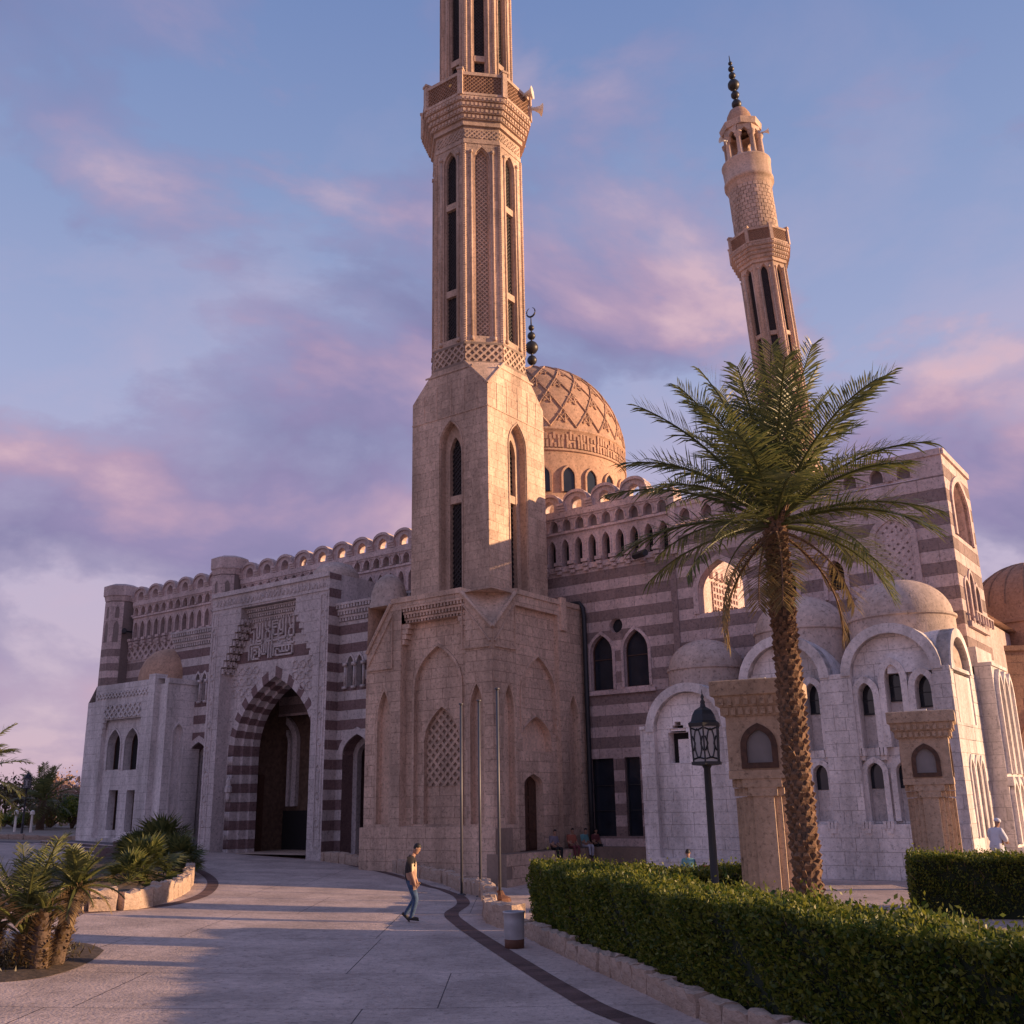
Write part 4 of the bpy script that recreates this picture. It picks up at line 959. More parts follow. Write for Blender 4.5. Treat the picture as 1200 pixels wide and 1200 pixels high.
nn = pxarch(FL, Db+.02, 320, 345, 945, 872, 846); q = MB(); q.ring(FL, grow(nn, .35), nn, Db, Db+.25); q.ring(FL, grow(nn, -.25), grow(nn, -.45), Db, Db+.2); B.part('wall_niche', q, 'portal', parent=io)
dd_ = pxrect(FL, Db+.03, 309, 368, 1004, 950); q = MB(); q.prism(FL, dd_, Db, Db+.2); B.part('inner_door', q, 'black', parent=io)
wp_ = pxrect(FI, .03, 299, 306, 1004, 908); q = MB(); q.prism(FI, wp_, 0, .15); B.part('wooden_panel', q, 'wood', parent=io)
fl = MB(); fl.quad(P_(PC-3.4, .42, DRb+.3), P_(PC+3.4, .42, DRb+.3), P_(PC+3.4, .42, Db), P_(PC-3.4, .42, Db)); B.part('vestibule_floor', fl, 'tan')
# carved border pilasters with roundels, top inscription band, spandrel reliefs
for s_ in (-1, 1):
    x = PC+s_*4.2; q = MB(); 
    q.fbox(FL, x-.23, x-.17, .8, 12.9, DP, DP+.05); q.fbox(FL, x+.17, x+.23, .8, 12.9, DP, DP+.05); q.fbox(FL, x-.17, x+.17, 12.84, 12.9, DP, DP+.05); q.fbox(FL, x-.17, x+.17, .8, .86, DP, DP+.05)
    bo = B.part('border_moulding', q, 'portal'); q = MB()
    for i in range(9):
        z = 1.9+i*1.25; pts = [FL.P(x+.14*math.cos(t*math.pi/6), z+.17*math.sin(t*math.pi/6), DP+.03) for t in range(13)]; q.tube(pts, .035, 5); q.fbox(FL, x-.05, x+.05, z+.25, z+1.0, DP, DP+.03)
    B.part('roundel', q, 'portal', parent=bo)
q = MB(); q.fbox(FL, PC-PW, PC+PW, 13.75, PT+.04, DP-.3, DP+.12); q.fbox(FL, PC-PW, PC+PW, 13.05, 13.13, DP-.1, DP+.06); B.part('cornice', q, 'portal')
rr_ = random.Random(5); q = MB(); x = PC-4.2
while x < PC+4.2:                                   # flowing script band
    w = rr_.uniform(.12, .34); y0 = 13.25+rr_.uniform(0, .12)
    pts = [FL.P(x+w*t/5, y0+rr_.uniform(0, .1)+.14*math.sin(t*1.3+x), DP+.03) for t in range(6)]; q.tube(pts, .03, 4)
    if rr_.random() < .6: q.fbox(FL, x-.02, x+.03, 13.22, 13.25+rr_.uniform(.25, .42), DP, DP+.045)
    x += w+.04
B.part('inscription_band', q, 'portal')
q = MB()
for s_ in (-1, 1):
    for i in range(4):
        for j in range(3):
            cx_, cz_ = PC+s_*(1.5+.55*i), 8.55+.55*j
            if cz_ < 9.75-abs(cx_-PC)*.95+.3 or cz_ > 10.0+.0*i: continue
            pts = [FL.P(cx_+.2*math.cos(t*math.pi/5)*(1+.25*math.cos(3*t)), cz_+.2*math.sin(t*math.pi/5), DRb+.03) for t in range(11)]; q.tube(pts, .04, 4)
B.part('spandrel_relief', q, 'portal')
# square kufic inscription over the arch (strokes measured on the photograph, 0-100 grid)
seg = [(99,4,99,52),(90,6,90,24),(90,24,99,36),(98,24,89,36),(89,36,89,52),(89,52,99,52),(82,4,82,55),(70,55,82,55),(76,6,76,44),(68,44,76,44),(68,44,68,64),(68,64,82,64),(69,10,69,34),(69,34,74,34),(53,8,53,66),(55,8,64,8),(56,16,66,16),(66,16,66,52),(56,30,56,44),(56,44,63,44),(56,24,61,24),(47,8,47,24),(38,8,38,24),(38,24,48,36),(47,24,38,36),(38,36,38,54),(48,36,48,54),(38,54,48,54),(31,10,31,55),(20,55,31,55),(25,10,25,46),(19,46,25,46),(19,10,19,58),(4,30,12,26),(12,26,12,62),(5,46,5,58),(4,62,31,62),
(3,66,3,100),(9,70,9,100),(9,100,24,100),(14,70,26,70),(26,70,26,94),(14,78,20,78),(20,78,20,88),(14,88,20,88),(14,88,14,95),(31,60,31,90),(36,66,36,84),(31,90,41,90),(41,60,41,90),(46,62,46,100),(52,70,52,100),(57,70,99,70),(57,75,94,75),(57,75,57,96),(62,96,62,82),(62,82,70,82),(70,82,70,90),(70,90,90,90),(90,78,90,90),(76,80,76,90),(83,80,83,90),(97,78,97,98),(64,98,97,98),(86,62,94,62),(86,58,86,66),(94,58,94,66),(57,58,66,58),(66,64,78,70),(40,58,52,58)]
k0, k1 = FL.S(293, 745, DRb)[0], FL.S(346, 745, DRb)[0]; kb, kt = FL.S(318, 770, DRb)[1], FL.S(318, 725, DRb)[1]; q = MB()
for x0, y0, x1, y1 in seg:
    A = (k0+(k1-k0)*x0/100, kt-(kt-kb)*y0/100); Bq = (k0+(k1-k0)*x1/100, kt-(kt-kb)*y1/100); w = .045
    dx, dz = Bq[0]-A[0], Bq[1]-A[1]; L = math.hypot(dx, dz); dx, dz = dx/L, dz/L
    poly = [(A[0]-dx*w+dz*w, A[1]-dz*w-dx*w), (Bq[0]+dx*w+dz*w, Bq[1]+dz*w-dx*w), (Bq[0]+dx*w-dz*w, Bq[1]+dz*w+dx*w), (A[0]-dx*w-dz*w, A[1]-dz*w+dx*w)]
    q.prism(FL, poly if area(poly) > 0 else poly[::-1], DRb+.0, DRb+.11)
B.part('kufic_inscription', q, 'portal')
rf = MB(); rf.quad(P_(-25.6, NT-.02, DN), P_(-6.85, NT-.02, DN), P_(-6.85, NT-.02, -7), P_(-25.6, NT-.02, -7)); rf.quad(P_(-25.6, 0, DN), P_(-25.6, NT, DN), P_(-25.6, NT, -7), P_(-25.6, 0, -7)); B.part('roof', rf, 'portal')
dm = MB(); p = FL.P(PC+3.1, 0, -4.6); dm.lathe((p[0], p[1], PT-.05), [(1.25, 0), (1.25, .25), (1.15, .55), (.85, .85), (.4, 1.02), (.02, 1.06)], 28); B.part('small_dome', dm, 'dome_pale', True)
B.finish()

# ------------------------------------------------------------------ corner pavilion on the left
B = Building('corner_pavilion', G(-27.3, -2, 0), 'grey stone corner pavilion with paired windows and dome at the far end of the facade', 'building')
DA = -1.6; a0, a1 = -30.6, -24.7; ZT = 9.55
ww = [pxarch(FL, DA, 121, 136, 902, 874, 855), pxarch(FL, DA, 141, 157, 902, 872, 853)]
lw = [pxrect(FL, DA, 121, 132, 973, 926), pxrect(FL, DA, 142, 152, 975, 926)]
rw = [(bb(ww[0])[0]-.35, bb(ww[1])[1]+.35)]
fld = rect(rw[0][0], rw[0][1], 1.2, 7.55)
front = [rect(a0, fld[0][0], 0, ZT-.9), rect(fld[1][0], a1, 0, ZT-.9), rect(fld[0][0], fld[1][0], 7.55, ZT-.9), rect(fld[0][0], fld[1][0], 0, 1.2), rect(a0+.7, a1, ZT-.9, ZT)]
panel(B, FL, front, [], DA, 0, .44, .85, M_('white'), 'white_joint')
panel(B, FL, [fld], ww+lw, DA-.25, 0, .44, .85, M_('white'), 'white_joint'); q = MB(); q.reveal(FL, fld, DA-.25, DA); B.part('recess_jamb', q, 'white')
for o_ in ww: B.window(FL, o_, DA-.25, .5, 'white', 'black', (0, 0), mould=.1, mmat='white')
for o_ in lw: B.window(FL, o_, DA-.25, .5, 'white', 'black', (0, 0))
lattice(B, FL, rect(fld[0][0]+.1, fld[1][0]-.1, 7.62, 8.35), DA+.03, .3, .1, 'white', 'carved_panel', thick=.06)
lattice(B, FL, rect(a0+.8, a1-.1, 8.75, 9.1), DA+.03, .22, .07, 'white', 'carved_band', thick=.05)
for i in range(3): 
    q = MB(); q.fbox(FL, fld[0][0]-.05*i, fld[0][0]+.25-.08*i, 7.4-.3*i, 7.66-.3*i, DA-.1, DA+.05); B.part('bracket', q, 'white')
q = MB(); q.add([FL.P(a0, ZT-.9, DA), FL.P(a0+.7, ZT, DA), FL.P(a0+.7, ZT, DA-1), FL.P(a0, ZT-.9, DA-1)], [(0, 1, 2, 3)]); q.quad(FL.P(a0, 0, DA), FL.P(a0, ZT-.9, DA), FL.P(a0, ZT-.9, -8), FL.P(a0, 0, -8)); q.quad(FL.P(a0+.7, ZT-.02, DA), FL.P(a1+.8, ZT-.02, DA), FL.P(a1+.8, ZT-.02, -7), FL.P(a0+.7, ZT-.02, -7)); B.part('body', q, 'white')
# corner pier, chamfered side
q = MB(); q.fbox(FL, a1-.05, a1+.55, 0, ZT+.25, DA-.6, DA+.12); B.part('corner_pier', q, 'white_joint'); B.ashlar(FL, [rect(a1-.05, a1+.55, 0, ZT+.25)], [], DA+.12, 0, .44, .7, M_('white'))
FC = frame_right(a1+.55, DA+.1); B.ashlar(FC, [rect(0, .7, 0, ZT+.25)], [], .0, 0, .44, .7, M_('white'))
e_ = (E1+N1*-1.0).normalized(); 
FP = frame_right(a1+1.25, DA-.3); no = arch(.45, 1.05, 1.2, 6.6, 7.1, 5)
panel(B, FP, [rect(-.1, 2.2, 0, ZT-.3)], [no], 0, 0, .44, .8, M_('white'), 'white_joint'); B.niche(FP, no, 0, .25, 'white', 'white', mould=.08)
q = MB(); q.quad(FL.P(a1+.5, 0, DA-.2), FL.P(a1+1.25, 0, DA-.2), FL.P(a1+1.25, ZT-.3, DA-.2), FL.P(a1+.5, ZT-.3, DA-.2)); q.fbox(FP, -.1, 2.2, ZT-.3, ZT-.02, -.3, .08); B.part('side_wall', q, 'white')
p = FL.P(-26.4, 0, -4.0); dm = MB(); dm.lathe((p[0], p[1], ZT-.1), [(1.75, 0), (1.75, .5), (1.68, .95), (1.42, 1.5), (.95, 1.95), (.4, 2.15), (.02, 2.2)], 36); B.part('dome', dm, 'dome', True)
B.finish()

# ------------------------------------------------------------------ white domed annex on the right
B = Building('domed_annex', G(11, -4, 0), 'white stone annex with three round gables and small domes beside the striped hall', 'building')
DW = -3.0; WJ = 'white_joint'; wf = M_('white')
def bay(c):
    """tall bay: round gable, recess with three tall niches and three small windows below"""
    hw = 1.875; zi = 6.62; ro, ri = 1.665, 1.335; L, R = c-hw, c+hw
    rin = round_arch(c-ri, c+ri, 1.70, zi, None, 16); rout = round_arch(c-ro, c+ro, zi-.02, zi, None, 16)
    regs = [rect(L, c-ri, 1.75, zi+.1), rect(c+ri, R, 1.75, zi+.1)]
    panel(B, FL, regs, [], DW, .02, .435, .8, wf, WJ)
    panel(B, FL, [rect(L, R, -.35, 1.75)], [], DW+.05, .02-.87+.435, .435, .85, wf, WJ)
    q = MB(); q.ring(FL, round_arch(c-ro, c+ro, zi, zi, None, 16), round_arch(c-ri, c+ri, zi, zi, None, 16), DW-.5, DW+.06); gb = B.part('gable_arch', q, 'white')
    q = MB(); oo = round_arch(c-ro, c+ro, zi, zi, None, 16)[2:]
    q.loft([[FL.P(a, z, d) for a, z in oo] for d in (DW, DW-2.6)], closed=False); B.part('vault', q, 'white', True, parent=gb)
    q = MB(); q.fbox(FL, L, R, 1.68, 1.76, DW-.8, DW+.06); B.part('plinth_ledge', q, 'white')
    q = MB(); q.reveal(FL, rin, DW-.32, DW); B.part('recess_jamb', q, 'white')
    zsp = {-1: (5.85, 6.36), 0: (6.35, 6.9), 1: (5.95, 6.5)}; ops = []; low = []
    for i in (-1, 0, 1):
        x = c-.27+.945*i+.0; zs, za = zsp[i]; ops.append(arch(x+.02, x+.54, 4.2, zs, za, 6, .8)); low.append(arch(x+.02, x+.54, 1.85, 3.36, 3.72, 6, .8))
    panel(B, FL, [rin], ops+low, DW-.32, .02, .435, .8, wf, WJ, .012)
    for i, o_ in enumerate(ops):
        a0_, a1_, z0, z1 = bb(o_); q = MB(); q.reveal(FL, o_, DW-.62, DW-.3); q.sheet(FL, o_, DW-.62, 1); wo_ = B.part('window', q, ['white', 'white'])
        zg = z1-1.0 if i != 1 else z1-1.15
        q = MB(); q.sheet(FL, halfclip(o_, (-99, zg), (99, zg), True), DW-.6); B.part('pane', q, 'glass', parent=wo_)
        q = MB(); q.fbox(FL, a0_, a1_, zg-.05, zg, DW-.62, DW-.56); q.fbox(FL, a0_, a1_, zg+.42, zg+.45, DW-.62, DW-.58); B.part('glazing_bar', q, 'iron', parent=wo_)
        B.ashlar(FL, [rect(a0_, a1_, z0, zg-.06)], [], DW-.62, .02, .435, .8, wf)
        q = MB(); q.ring(FL, grow(o_, .21), o_, DW-.33, DW-.06); B.part('hood_moulding', q, 'white', parent=wo_)
        for x in ((a0_-.1, a1_+.1) if i == 0 else (a1_+.1,)):
            q = MB()
            for j in range(3): q.fbox(FL, x-.15+.12*j-.04, x-.15+.12*j+.05, 3.95, 4.2, DW-.33, DW-.06); 
            q.fbox(FL, x-.1, x+.1, 3.8, 3.95, DW-.33, DW-.15); B.part('corbel', q, 'white')
    for i, o_ in enumerate(low):
        a0_, a1_, z0, z1 = bb(o_); q = MB(); q.reveal(FL, o_, DW-.55, DW-.3); q.sheet(FL, o_, DW-.55, 1); wo_ = B.part('window', q, ['white', 'white'])
        q = MB(); q.sheet(FL, halfclip(o_, (-99, 2.88), (99, 2.88), True), DW-.53); B.part('pane', q, 'glass', parent=wo_)
        B.ashlar(FL, [rect(a0_, a1_, z0, 2.85)], [], DW-.55, .02, .435, .8, wf)
        q = MB(); q.ring(FL, grow(o_, .17), o_, DW-.33, DW-.16); B.part('hood_moulding', q, 'white', parent=wo_)
        for x in ((a0_-.1, a1_+.1) if i == 0 else (a1_+.1,)):
            q = MB()
            for j in range(3): q.fbox(FL, x-.15+.12*j-.04, x-.15+.12*j+.05, 1.62, 1.85, DW-.3, DW+.11)
            q.fbox(FL, x-.1, x+.1, 1.47, 1.62, DW-.3, DW+.10); B.part('corbel', q, 'white')
    # shoulders and roof strips beside the vault
    q = MB(); q.fbox(FL, L, R, zi+.0, zi+.12, DW-2.8, DW-.35); q.quad(FL.P(L, zi+.1, DW), FL.P(c-ro, zi+.1, DW), FL.P(c-ro, zi+.1, DW-.6), FL.P(L, zi+.1, DW-.6)); q.quad(FL.P(c+ro, zi+.1, DW), FL.P(R, zi+.1, DW), FL.P(R, zi+.1, DW-.6), FL.P(c+ro, zi+.1, DW-.6)); B.part('shoulder', q, 'white')
def annex_dome(px, py, w, D, zdrum):
    s_, zt = FL.S(px, py, D); r_ = w/FPX*((Vector(FL.P(s_, zt, D))-CAM).dot(cf))/2; p = FL.P(s_, 0, D); h = r_*.78; zb_ = zt-h; q = MB()
    q.lathe((p[0], p[1], 0), [(r_*1.02, zdrum), (r_*1.02, zb_-.14), (r_*1.06, zb_-.1), (r_*1.06, zb_-.02), (r_, zb_)]+[(max(.01, r_*math.cos(t*math.pi/24)), zb_+h*math.sin(t*math.pi/24)) for t in range(1, 13)], 44)
    smooth_angle(B.part('dome', q, 'dome_pale'), 35)
bay(14.43); bay(10.68)
annex_dome(1050, 681, 114, -5.5, 6.5); annex_dome(935, 700, 104, -5.5, 6.5); annex_dome(825, 750, 86, -5.2, 5.2)
# low bay with wide round arch and two stepped niches
c1 = 6.82; r1o, r1i = 1.75, 1.42; zi1 = 5.15; rin = round_arch(c1-r1i, c1+r1i, .6, zi1, None, 16)
stw = pxrect(FL, DW-.25, 784, 808, 894, 858); sq2 = pxrect(FL, DW-.25, 822, 836, 892, 862)
crw = [stw]+[rect(stw[0][0]+.1*i, stw[1][0]-.1*i, stw[2][1]+.13*(i-1)-.002, stw[2][1]+.13*i) for i in (1, 2, 3)]
panel(B, FL, [rect(4.81, c1-r1i, -.35, zi1+.1), rect(c1+r1i, 8.805, -.35, zi1+.1), rect(c1-r1i, c1+r1i, -.35, .6)], [], DW, .02, .435, .8, wf, WJ)
panel(B, FL, [rin], crw+[sq2], DW-.25, .02, .435, .8, wf, WJ)
q = MB(); q.reveal(FL, rin, DW-.25, DW); B.part('recess_jamb', q, 'white')
q = MB(); q.ring(FL, round_arch(c1-r1o, c1+r1o, zi1, zi1, None, 16), round_arch(c1-r1i, c1+r1i, zi1, zi1, None, 16), DW-.4, DW+.06); gb = B.part('gable_arch', q, 'white')
q = MB(); q.loft([[FL.P(a, z, d) for a, z in round_arch(c1-r1o, c1+r1o, zi1, zi1, None, 16)[2:]] for d in (DW, DW-2.6)], closed=False); B.part('vault', q, 'white', True, parent=gb)
q = MB(); [q.reveal(FL, o_, DW-.7, DW-.25) for o_ in crw+[sq2]]; [q.sheet(FL, o_, DW-.7, 1) for o_ in crw+[sq2]]; wo_ = B.part('stepped_niche', q, ['white', 'black'])
q = MB(); q.fbox(FL, stw[0][0]+.3, stw[1][0]-.1, stw[0][1], stw[2][1]-.25, DW-.69, DW-.45); B.part('niche_post', q, 'white', parent=wo_)
q = MB(); q.fbox(FL, 4.8, 8.8, zi1+.0, zi1+.1, DW-3, DW-.3); q.quad(FL.P(4.81, 0, DW), FL.P(4.81, zi1+.1, DW), FL.P(4.81, zi1+.1, -7), FL.P(4.81, 0, -7)); q.fbox(FL, 4.82, 5.06, zi1+.1, zi1+.22, DW-.3, DW+.08); B.part('side_wall', q, 'white')
q = MB(); q.fbox(FL, 8.81, 16.28, 0, 6.5, -6.7, DW-.7); q.fbox(FL, 4.9, 8.81, 0, 5.1, -6.7, DW-.8); q.quad(FL.P(8.8, 5.1, DW), FL.P(8.8, 6.72, DW), FL.P(8.8, 6.72, -6.8), FL.P(8.8, 5.1, -6.8)); B.part('annex_body', q, 'white')
# sunlit right flank
FWs = frame_right(16.31, DW); cw = 1.62; rw_, rwi = 1.5, 1.2; rin = round_arch(cw-rwi, cw+rwi, 4.9, 6.6, None, 14)
tri = [arch(cw-1.0+.7*i, cw-.45+.7*i, 5.0, 6.1 if i != 1 else 6.7, 6.5 if i != 1 else 7.15, 4) for i in range(3)]
lowt = [arch(.9+.75*i, 1.4+.75*i, 1.3, 3.3, 3.75, 5) for i in range(3)]
panel(B, FWs, [rect(0, 3.7, -.2, 6.7)], lowt+[rect(cw-rwi, cw+rwi, 4.9, 6.61)], 0, .02, .435, .8, wf, WJ)
q = MB(); q.ring(FWs, round_arch(cw-rw_, cw+rw_, 6.6, 6.6, None, 14), round_arch(cw-rwi, cw+rwi, 6.6, 6.6, None, 14), -.4, .06); q.reveal(FWs, rin, -.3, 0); gb = B.part('gable_arch', q, 'white')
q = MB(); q.loft([[FWs.P(a, z, d) for a, z in round_arch(cw-rw_, cw+rw_, 6.6, 6.6, None, 14)[2:]] for d in (0, -2.0)], closed=False); B.part('vault', q, 'white', True, parent=gb)
panel(B, FWs, [rin], tri, -.3, .02, .435, .8, wf, WJ)
for o_ in tri: B.window(FWs, o_, -.3, .3, 'white', 'glass', (0, 0), mould=.09)
for o_ in lowt: B.niche(FWs, o_, 0, .3, 'white', 'white', mould=.12)
# projecting side bay with ribbed shafts
bx0, bx1, pj = 3.7, 6.3, .55; Fb = frame_right(16.31+pj, DW); Ff = Frame(C0+E1*16.31+N1*(DW-bx0), E1, N1)
panel(B, Ff, [rect(0, pj, -.2, 7.0)], [], 0, .02, .435, .8, wf, WJ)
nb_ = [arch(bx0+.25+.9*i, bx0+.85+.9*i, 3.3, 6.0, 6.7, 5) for i in range(3)]; nl_ = [arch(bx0+.25+.9*i, bx0+.85+.9*i, 1.0, 2.6, 3.0, 5) for i in range(3)]
panel(B, Fb, [rect(bx0, bx1, -.2, 7.0)], nb_+nl_, 0, .02, .435, .8, wf, WJ)
for o_ in nb_+nl_: B.niche(Fb, o_, 0, .35, 'white', 'white', mould=.14, mproud=.16)
for i in range(4):
    for zz in (3.1, .8):
        q = MB(); x = bx0+.1+.9*i
        for j in range(3): q.fbox(Fb, x-.14+.1*j, x-.06+.1*j, zz-.2, zz+.1, 0, .2)
        B.part('corbel', q, 'white')
q = MB(); q.fbox(Fb, bx0, bx1, 7.0, 7.12, -1.2, .05); q.fbox(Fb, bx0, bx1, 7.12, 7.7, -1.2, -.4); B.part('bay_roof', q, 'white')
B.finish()

# ------------------------------------------------------------------ brown domed side building at the right edge
p = at_depth(1212, 700, 46.0); B = Building('domed_side_building', (p.x, p.y, 0), 'brown stone side building with ribbed dome and dark arch behind the white annex', 'building')
zt = at_depth(1190, 661, 46).z; r_ = 68/FPX*((p-CAM).dot(cf)); q = MB(); h = r_*.8
q.lathe((p.x, p.y, 0), [(r_*1.0, 4), (r_*1.0, zt-h-.9), (r_*1.03, zt-h-.86), (r_*1.03, zt-h-.75), (r_, zt-h-.72), (r_, zt-h)]+[(max(.02, r_*math.cos(t*math.pi/24)), zt-h+h*math.sin(t*math.pi/24)) for t in range(1, 13)], 40); smooth_angle(B.part('dome', q, 'brown'), 35)
q = MB()
for k in range(20):
    u = 2*math.pi*k/20; q.tube([(p.x+(r_*math.cos(t*math.pi/24)+.02)*math.cos(u), p.y+(r_*math.cos(t*math.pi/24)+.02)*math.sin(u), zt-h+h*math.sin(t*math.pi/24)) for t in range(12)], .035, 4)
B.part('dome_rib', q, 'brown')
for k in range(10):
    u = 2*math.pi*k/10+.35; n_ = Vector((math.cos(u), math.sin(u), 0)); f_ = Frame(Vector((p.x, p.y, 0))+n_*(r_*.995), Vector((-n_.y, n_.x, 0)), n_); o_ = arch(-.3, .3, zt-h-2.6, zt-h-1.9, zt-h-1.5, 4)
    if n_.y < .3: B.niche(f_, o_, .03, .02, 'black', 'brown', 'drum_window', mould=.1)
pb = at_depth(1150, 900, 46); Fz = Frame((pb.x-1.2, pb.y-2.9, 0), Vector((1, 0, 0)), Vector((0, -1, 0))); zc_ = at_depth(1180, 762, 43).z
oa = arch(1.9, 5.4, -.1, 4.2, 6.1, 7)
panel(B, Fz, [rect(0, 9, -.2, zc_)], [grow(oa, .0)], 0, 0, .5, 1.0, M_('brown'), 'tan_joint')
q = MB(); q.ring(Fz, grow(oa, .35), oa, -.5, .12); q.reveal(Fz, oa, -3, 0); B.part('arch_moulding', q, 'brown'); q = MB(); q.sheet(Fz, oa, -3); B.part('arch_void', q, 'black')
q = MB(); q.fbox(Fz, 0, 9, -.2, zc_-.05, -7.5, -3.1); q.fbox(Fz, -.1, 9, zc_-.02, zc_+.2, -7.5, .12); B.part('body', q, 'brown')
B.finish(120)

# ================================================================== GROUND AND PAVING
def gmat_concrete():
    m = stone('concrete', (.57, .44, .39), var=.12, mott=.40, bump=.6, scale=1.5, stain=.32, streak=False); return m
gmat_concrete(); stone('sand', (.34, .27, .22), var=.0, mott=.3, streak=False); stone('strip', (.17, .10, .09), var=.2, mott=.3, scale=3, streak=False); stone('step_dark', (.18, .15, .15), var=.2)
def axis(lo, hi, fine0, fine1, nf, far):
    a = list(np.linspace(fine0, fine1, nf)); g = 1.35; step = a[1]-a[0]; x = fine0; s_ = step
    while x > lo: s_ *= g; x -= s_; a.insert(0, max(x, lo))
    x = fine1; s_ = step
    while x < hi: s_ *= g; x += s_; a.append(min(x, hi))
    return a
XS = axis(-1500, 1500, -40, 30, 71, 0); YS = axis(-300, 2500, -6, 66, 73, 0)
g = MB(); nx = len(XS); g.v = [(x, y, gz(x, y)-.012) for y in YS for x in XS]; g.f = [(j*nx+i, j*nx+i+1, (j+1)*nx+i+1, (j+1)*nx+i) for j in range(len(YS)-1) for i in range(nx-1)]; g.m = [0]*len(g.f)
gr = g.build('ground', 'sand', None, True); gr['kind'] = 'structure'
# forecourt of big cast slabs: each slab its own piece with an open joint
pv = MB(); XS2 = np.linspace(-31, 12, 87); YS2 = np.linspace(3, 58, 111); nx = len(XS2)
pv.v = [(x, y, gz(x, y)-.006) for y in YS2 for x in XS2]; pv.f = [(j*nx+i, j*nx+i+1, (j+1)*nx+i+1, (j+1)*nx+i) for j in range(len(YS2)-1) for i in range(nx-1)]; pv.m = [0]*len(pv.f)
plaza = pv.build('forecourt_pavement', 'step_dark', None, True); plaza['kind'] = 'structure'
rs_ = random.Random(11)
ybr = [3.0, 7.2, 11.6, 14.9, 17.8, 22.2, 27.0, 31.5, 36.0, 41.0, 46.0, 51.0, 56.0]
for yi, (y0, y1) in enumerate(zip(ybr, ybr[1:])):
    x = -30.5+rs_.random()*2
    while x < 11:
        w = rs_.uniform(3.6, 5.2); q = MB(); n, m_ = 7, 7; j0 = .008
        vs_ = [(x+j0+(w-2*j0)*i/n, y0+j0+(y1-y0-2*j0)*j/m_) for j in range(m_+1) for i in range(n+1)]
        q.v = [(a, b, gz(a, b)+.004) for a, b in vs_]; q.f = [(j*(n+1)+i, j*(n+1)+i+1, (j+1)*(n+1)+i+1, (j+1)*(n+1)+i) for j in range(m_) for i in range(n)]; q.m = [0]*len(q.f)
        q.build('paving_slab', 'concrete', plaza); x += w
# dark border strips
def smooth_path(pts, n=10):
    P = [Vector(p[:2]) for p in pts]; out = []
    for i in range(len(P)-1):
        p0, p1, p2, p3 = P[max(i-1, 0)], P[i], P[i+1], P[min(i+2, len(P)-1)]
        for k in range(n):
            t = k/n; out.append(.5*((2*p1)+(p2-p0)*t+(2*p0-5*p1+4*p2-p3)*t*t+(3*p1-p0-3*p2+p3)*t**3))
    out.append(P[-1]); return out
def strip(path, w, name, mat, dz=.011, side=.5):
    q = MB(); L = []
    for i, p in enumerate(path):
        t = (path[min(i+1, len(path)-1)]-path[max(i-1, 0)]).normalized(); nrm = Vector((-t.y, t.x)); L.append((p+nrm*w*side, p-nrm*w*(1-side)))
    for (a, b), (c, d) in zip(L, L[1:]):
        mid = lambda u: (u.x, u.y, gz(u.x, u.y)+dz); q.quad(mid(a), mid(b), mid(d), mid(c))
    o = q.build(name, mat, None); o['kind'] = 'structure'; return o
SP = [ground(*p) for p in ((385, 1008), (440, 1020), (496, 1037), (524, 1045), (543, 1057), (529, 1071), (541, 1084), (563, 1099), (607, 1127), (663, 1161), (730, 1194))]+[(3.0, 10.5), (4.6, 7.5), (6.5, 5)]
SPATH = smooth_path(SP); strip(SPATH, .36, 'paving_border', 'strip')
SL = [ground(*p) for p in ((160, 1008), (205, 1012), (232, 1020), (249, 1033), (240, 1048), (205, 1059), (150, 1066), (60, 1072), (-60, 1078))]
strip(smooth_path(SL), .36, 'paving_border', 'strip')

# ------------------------------------------------------------------ rough stone kerbs, stone by stone
def rough_stone(w, d, h, seed):
    r_ = random.Random(seed); bm = bmesh.new(); bmesh.ops.create_cube(bm, size=1)
    bmesh.ops.subdivide_edges(bm, edges=bm.edges, cuts=2, use_grid_fill=True)
    for v in bm.verts:
        k = .045; edge = sum(abs(abs(c)-.5) < 1e-4 for c in v.co)
        f = .93 if edge >= 2 else 1
        v.co = Vector((v.co.x*w*f+r_.uniform(-k, k)*w*.5, v.co.y*d*f+r_.uniform(-k, k)*1.6*d, (v.co.z+.5)*h*(1 if v.co.z < .4 else 1+r_.uniform(-.09, .09))))
    me = bpy.data.meshes.new('kerb_stone'); bm.to_mesh(me); bm.free(); me.materials.append(MATS['kerb']); return me
KST = [rough_stone(.62, .26, 1, i) for i in range(6)]
def kerb(path, h, name, label, step=.6, seed=0, thick=1.0, hf=None):
    r_ = random.Random(seed); e = empty(name, (path[0].x, path[0].y, gz(path[0].x, path[0].y)), label, 'kerb'); acc = 0; nxt = 0
    for a, b in zip(path, path[1:]):
        L = (b-a).length; t0 = 0
        while acc+L > nxt:
            t = (nxt-acc)/L; p = a+(b-a)*t; w = step*r_.uniform(.8, 1.2); an = math.atan2((b-a).y, (b-a).x)
            o = bpy.data.objects.new('kerb_stone', KST[r_.randrange(6)]); COL.objects.link(o); o.parent = e
            hh = (hf(p) if hf else h)*r_.uniform(.85, 1.12); o.location = Vector((p.x, p.y, gz(p.x, p.y)-.05))-e.location; o.scale = (w/.62, thick*r_.uniform(.9, 1.1), hh); o.rotation_euler.z = an+r_.uniform(-.05, .05)
            nxt += w
        acc += L
    return e
KR = smooth_path([ground(*p) for p in ((614, 1094), (640, 1107), (700, 1135), (760, 1162), (830, 1194))]+[(3.6, 10.7), (5.3, 8.0), (7.5, 6.0)])
kerb(KR, .34, 'stone_kerb', 'rough pinkish stone kerb below the long clipped hedge', .55, 1)
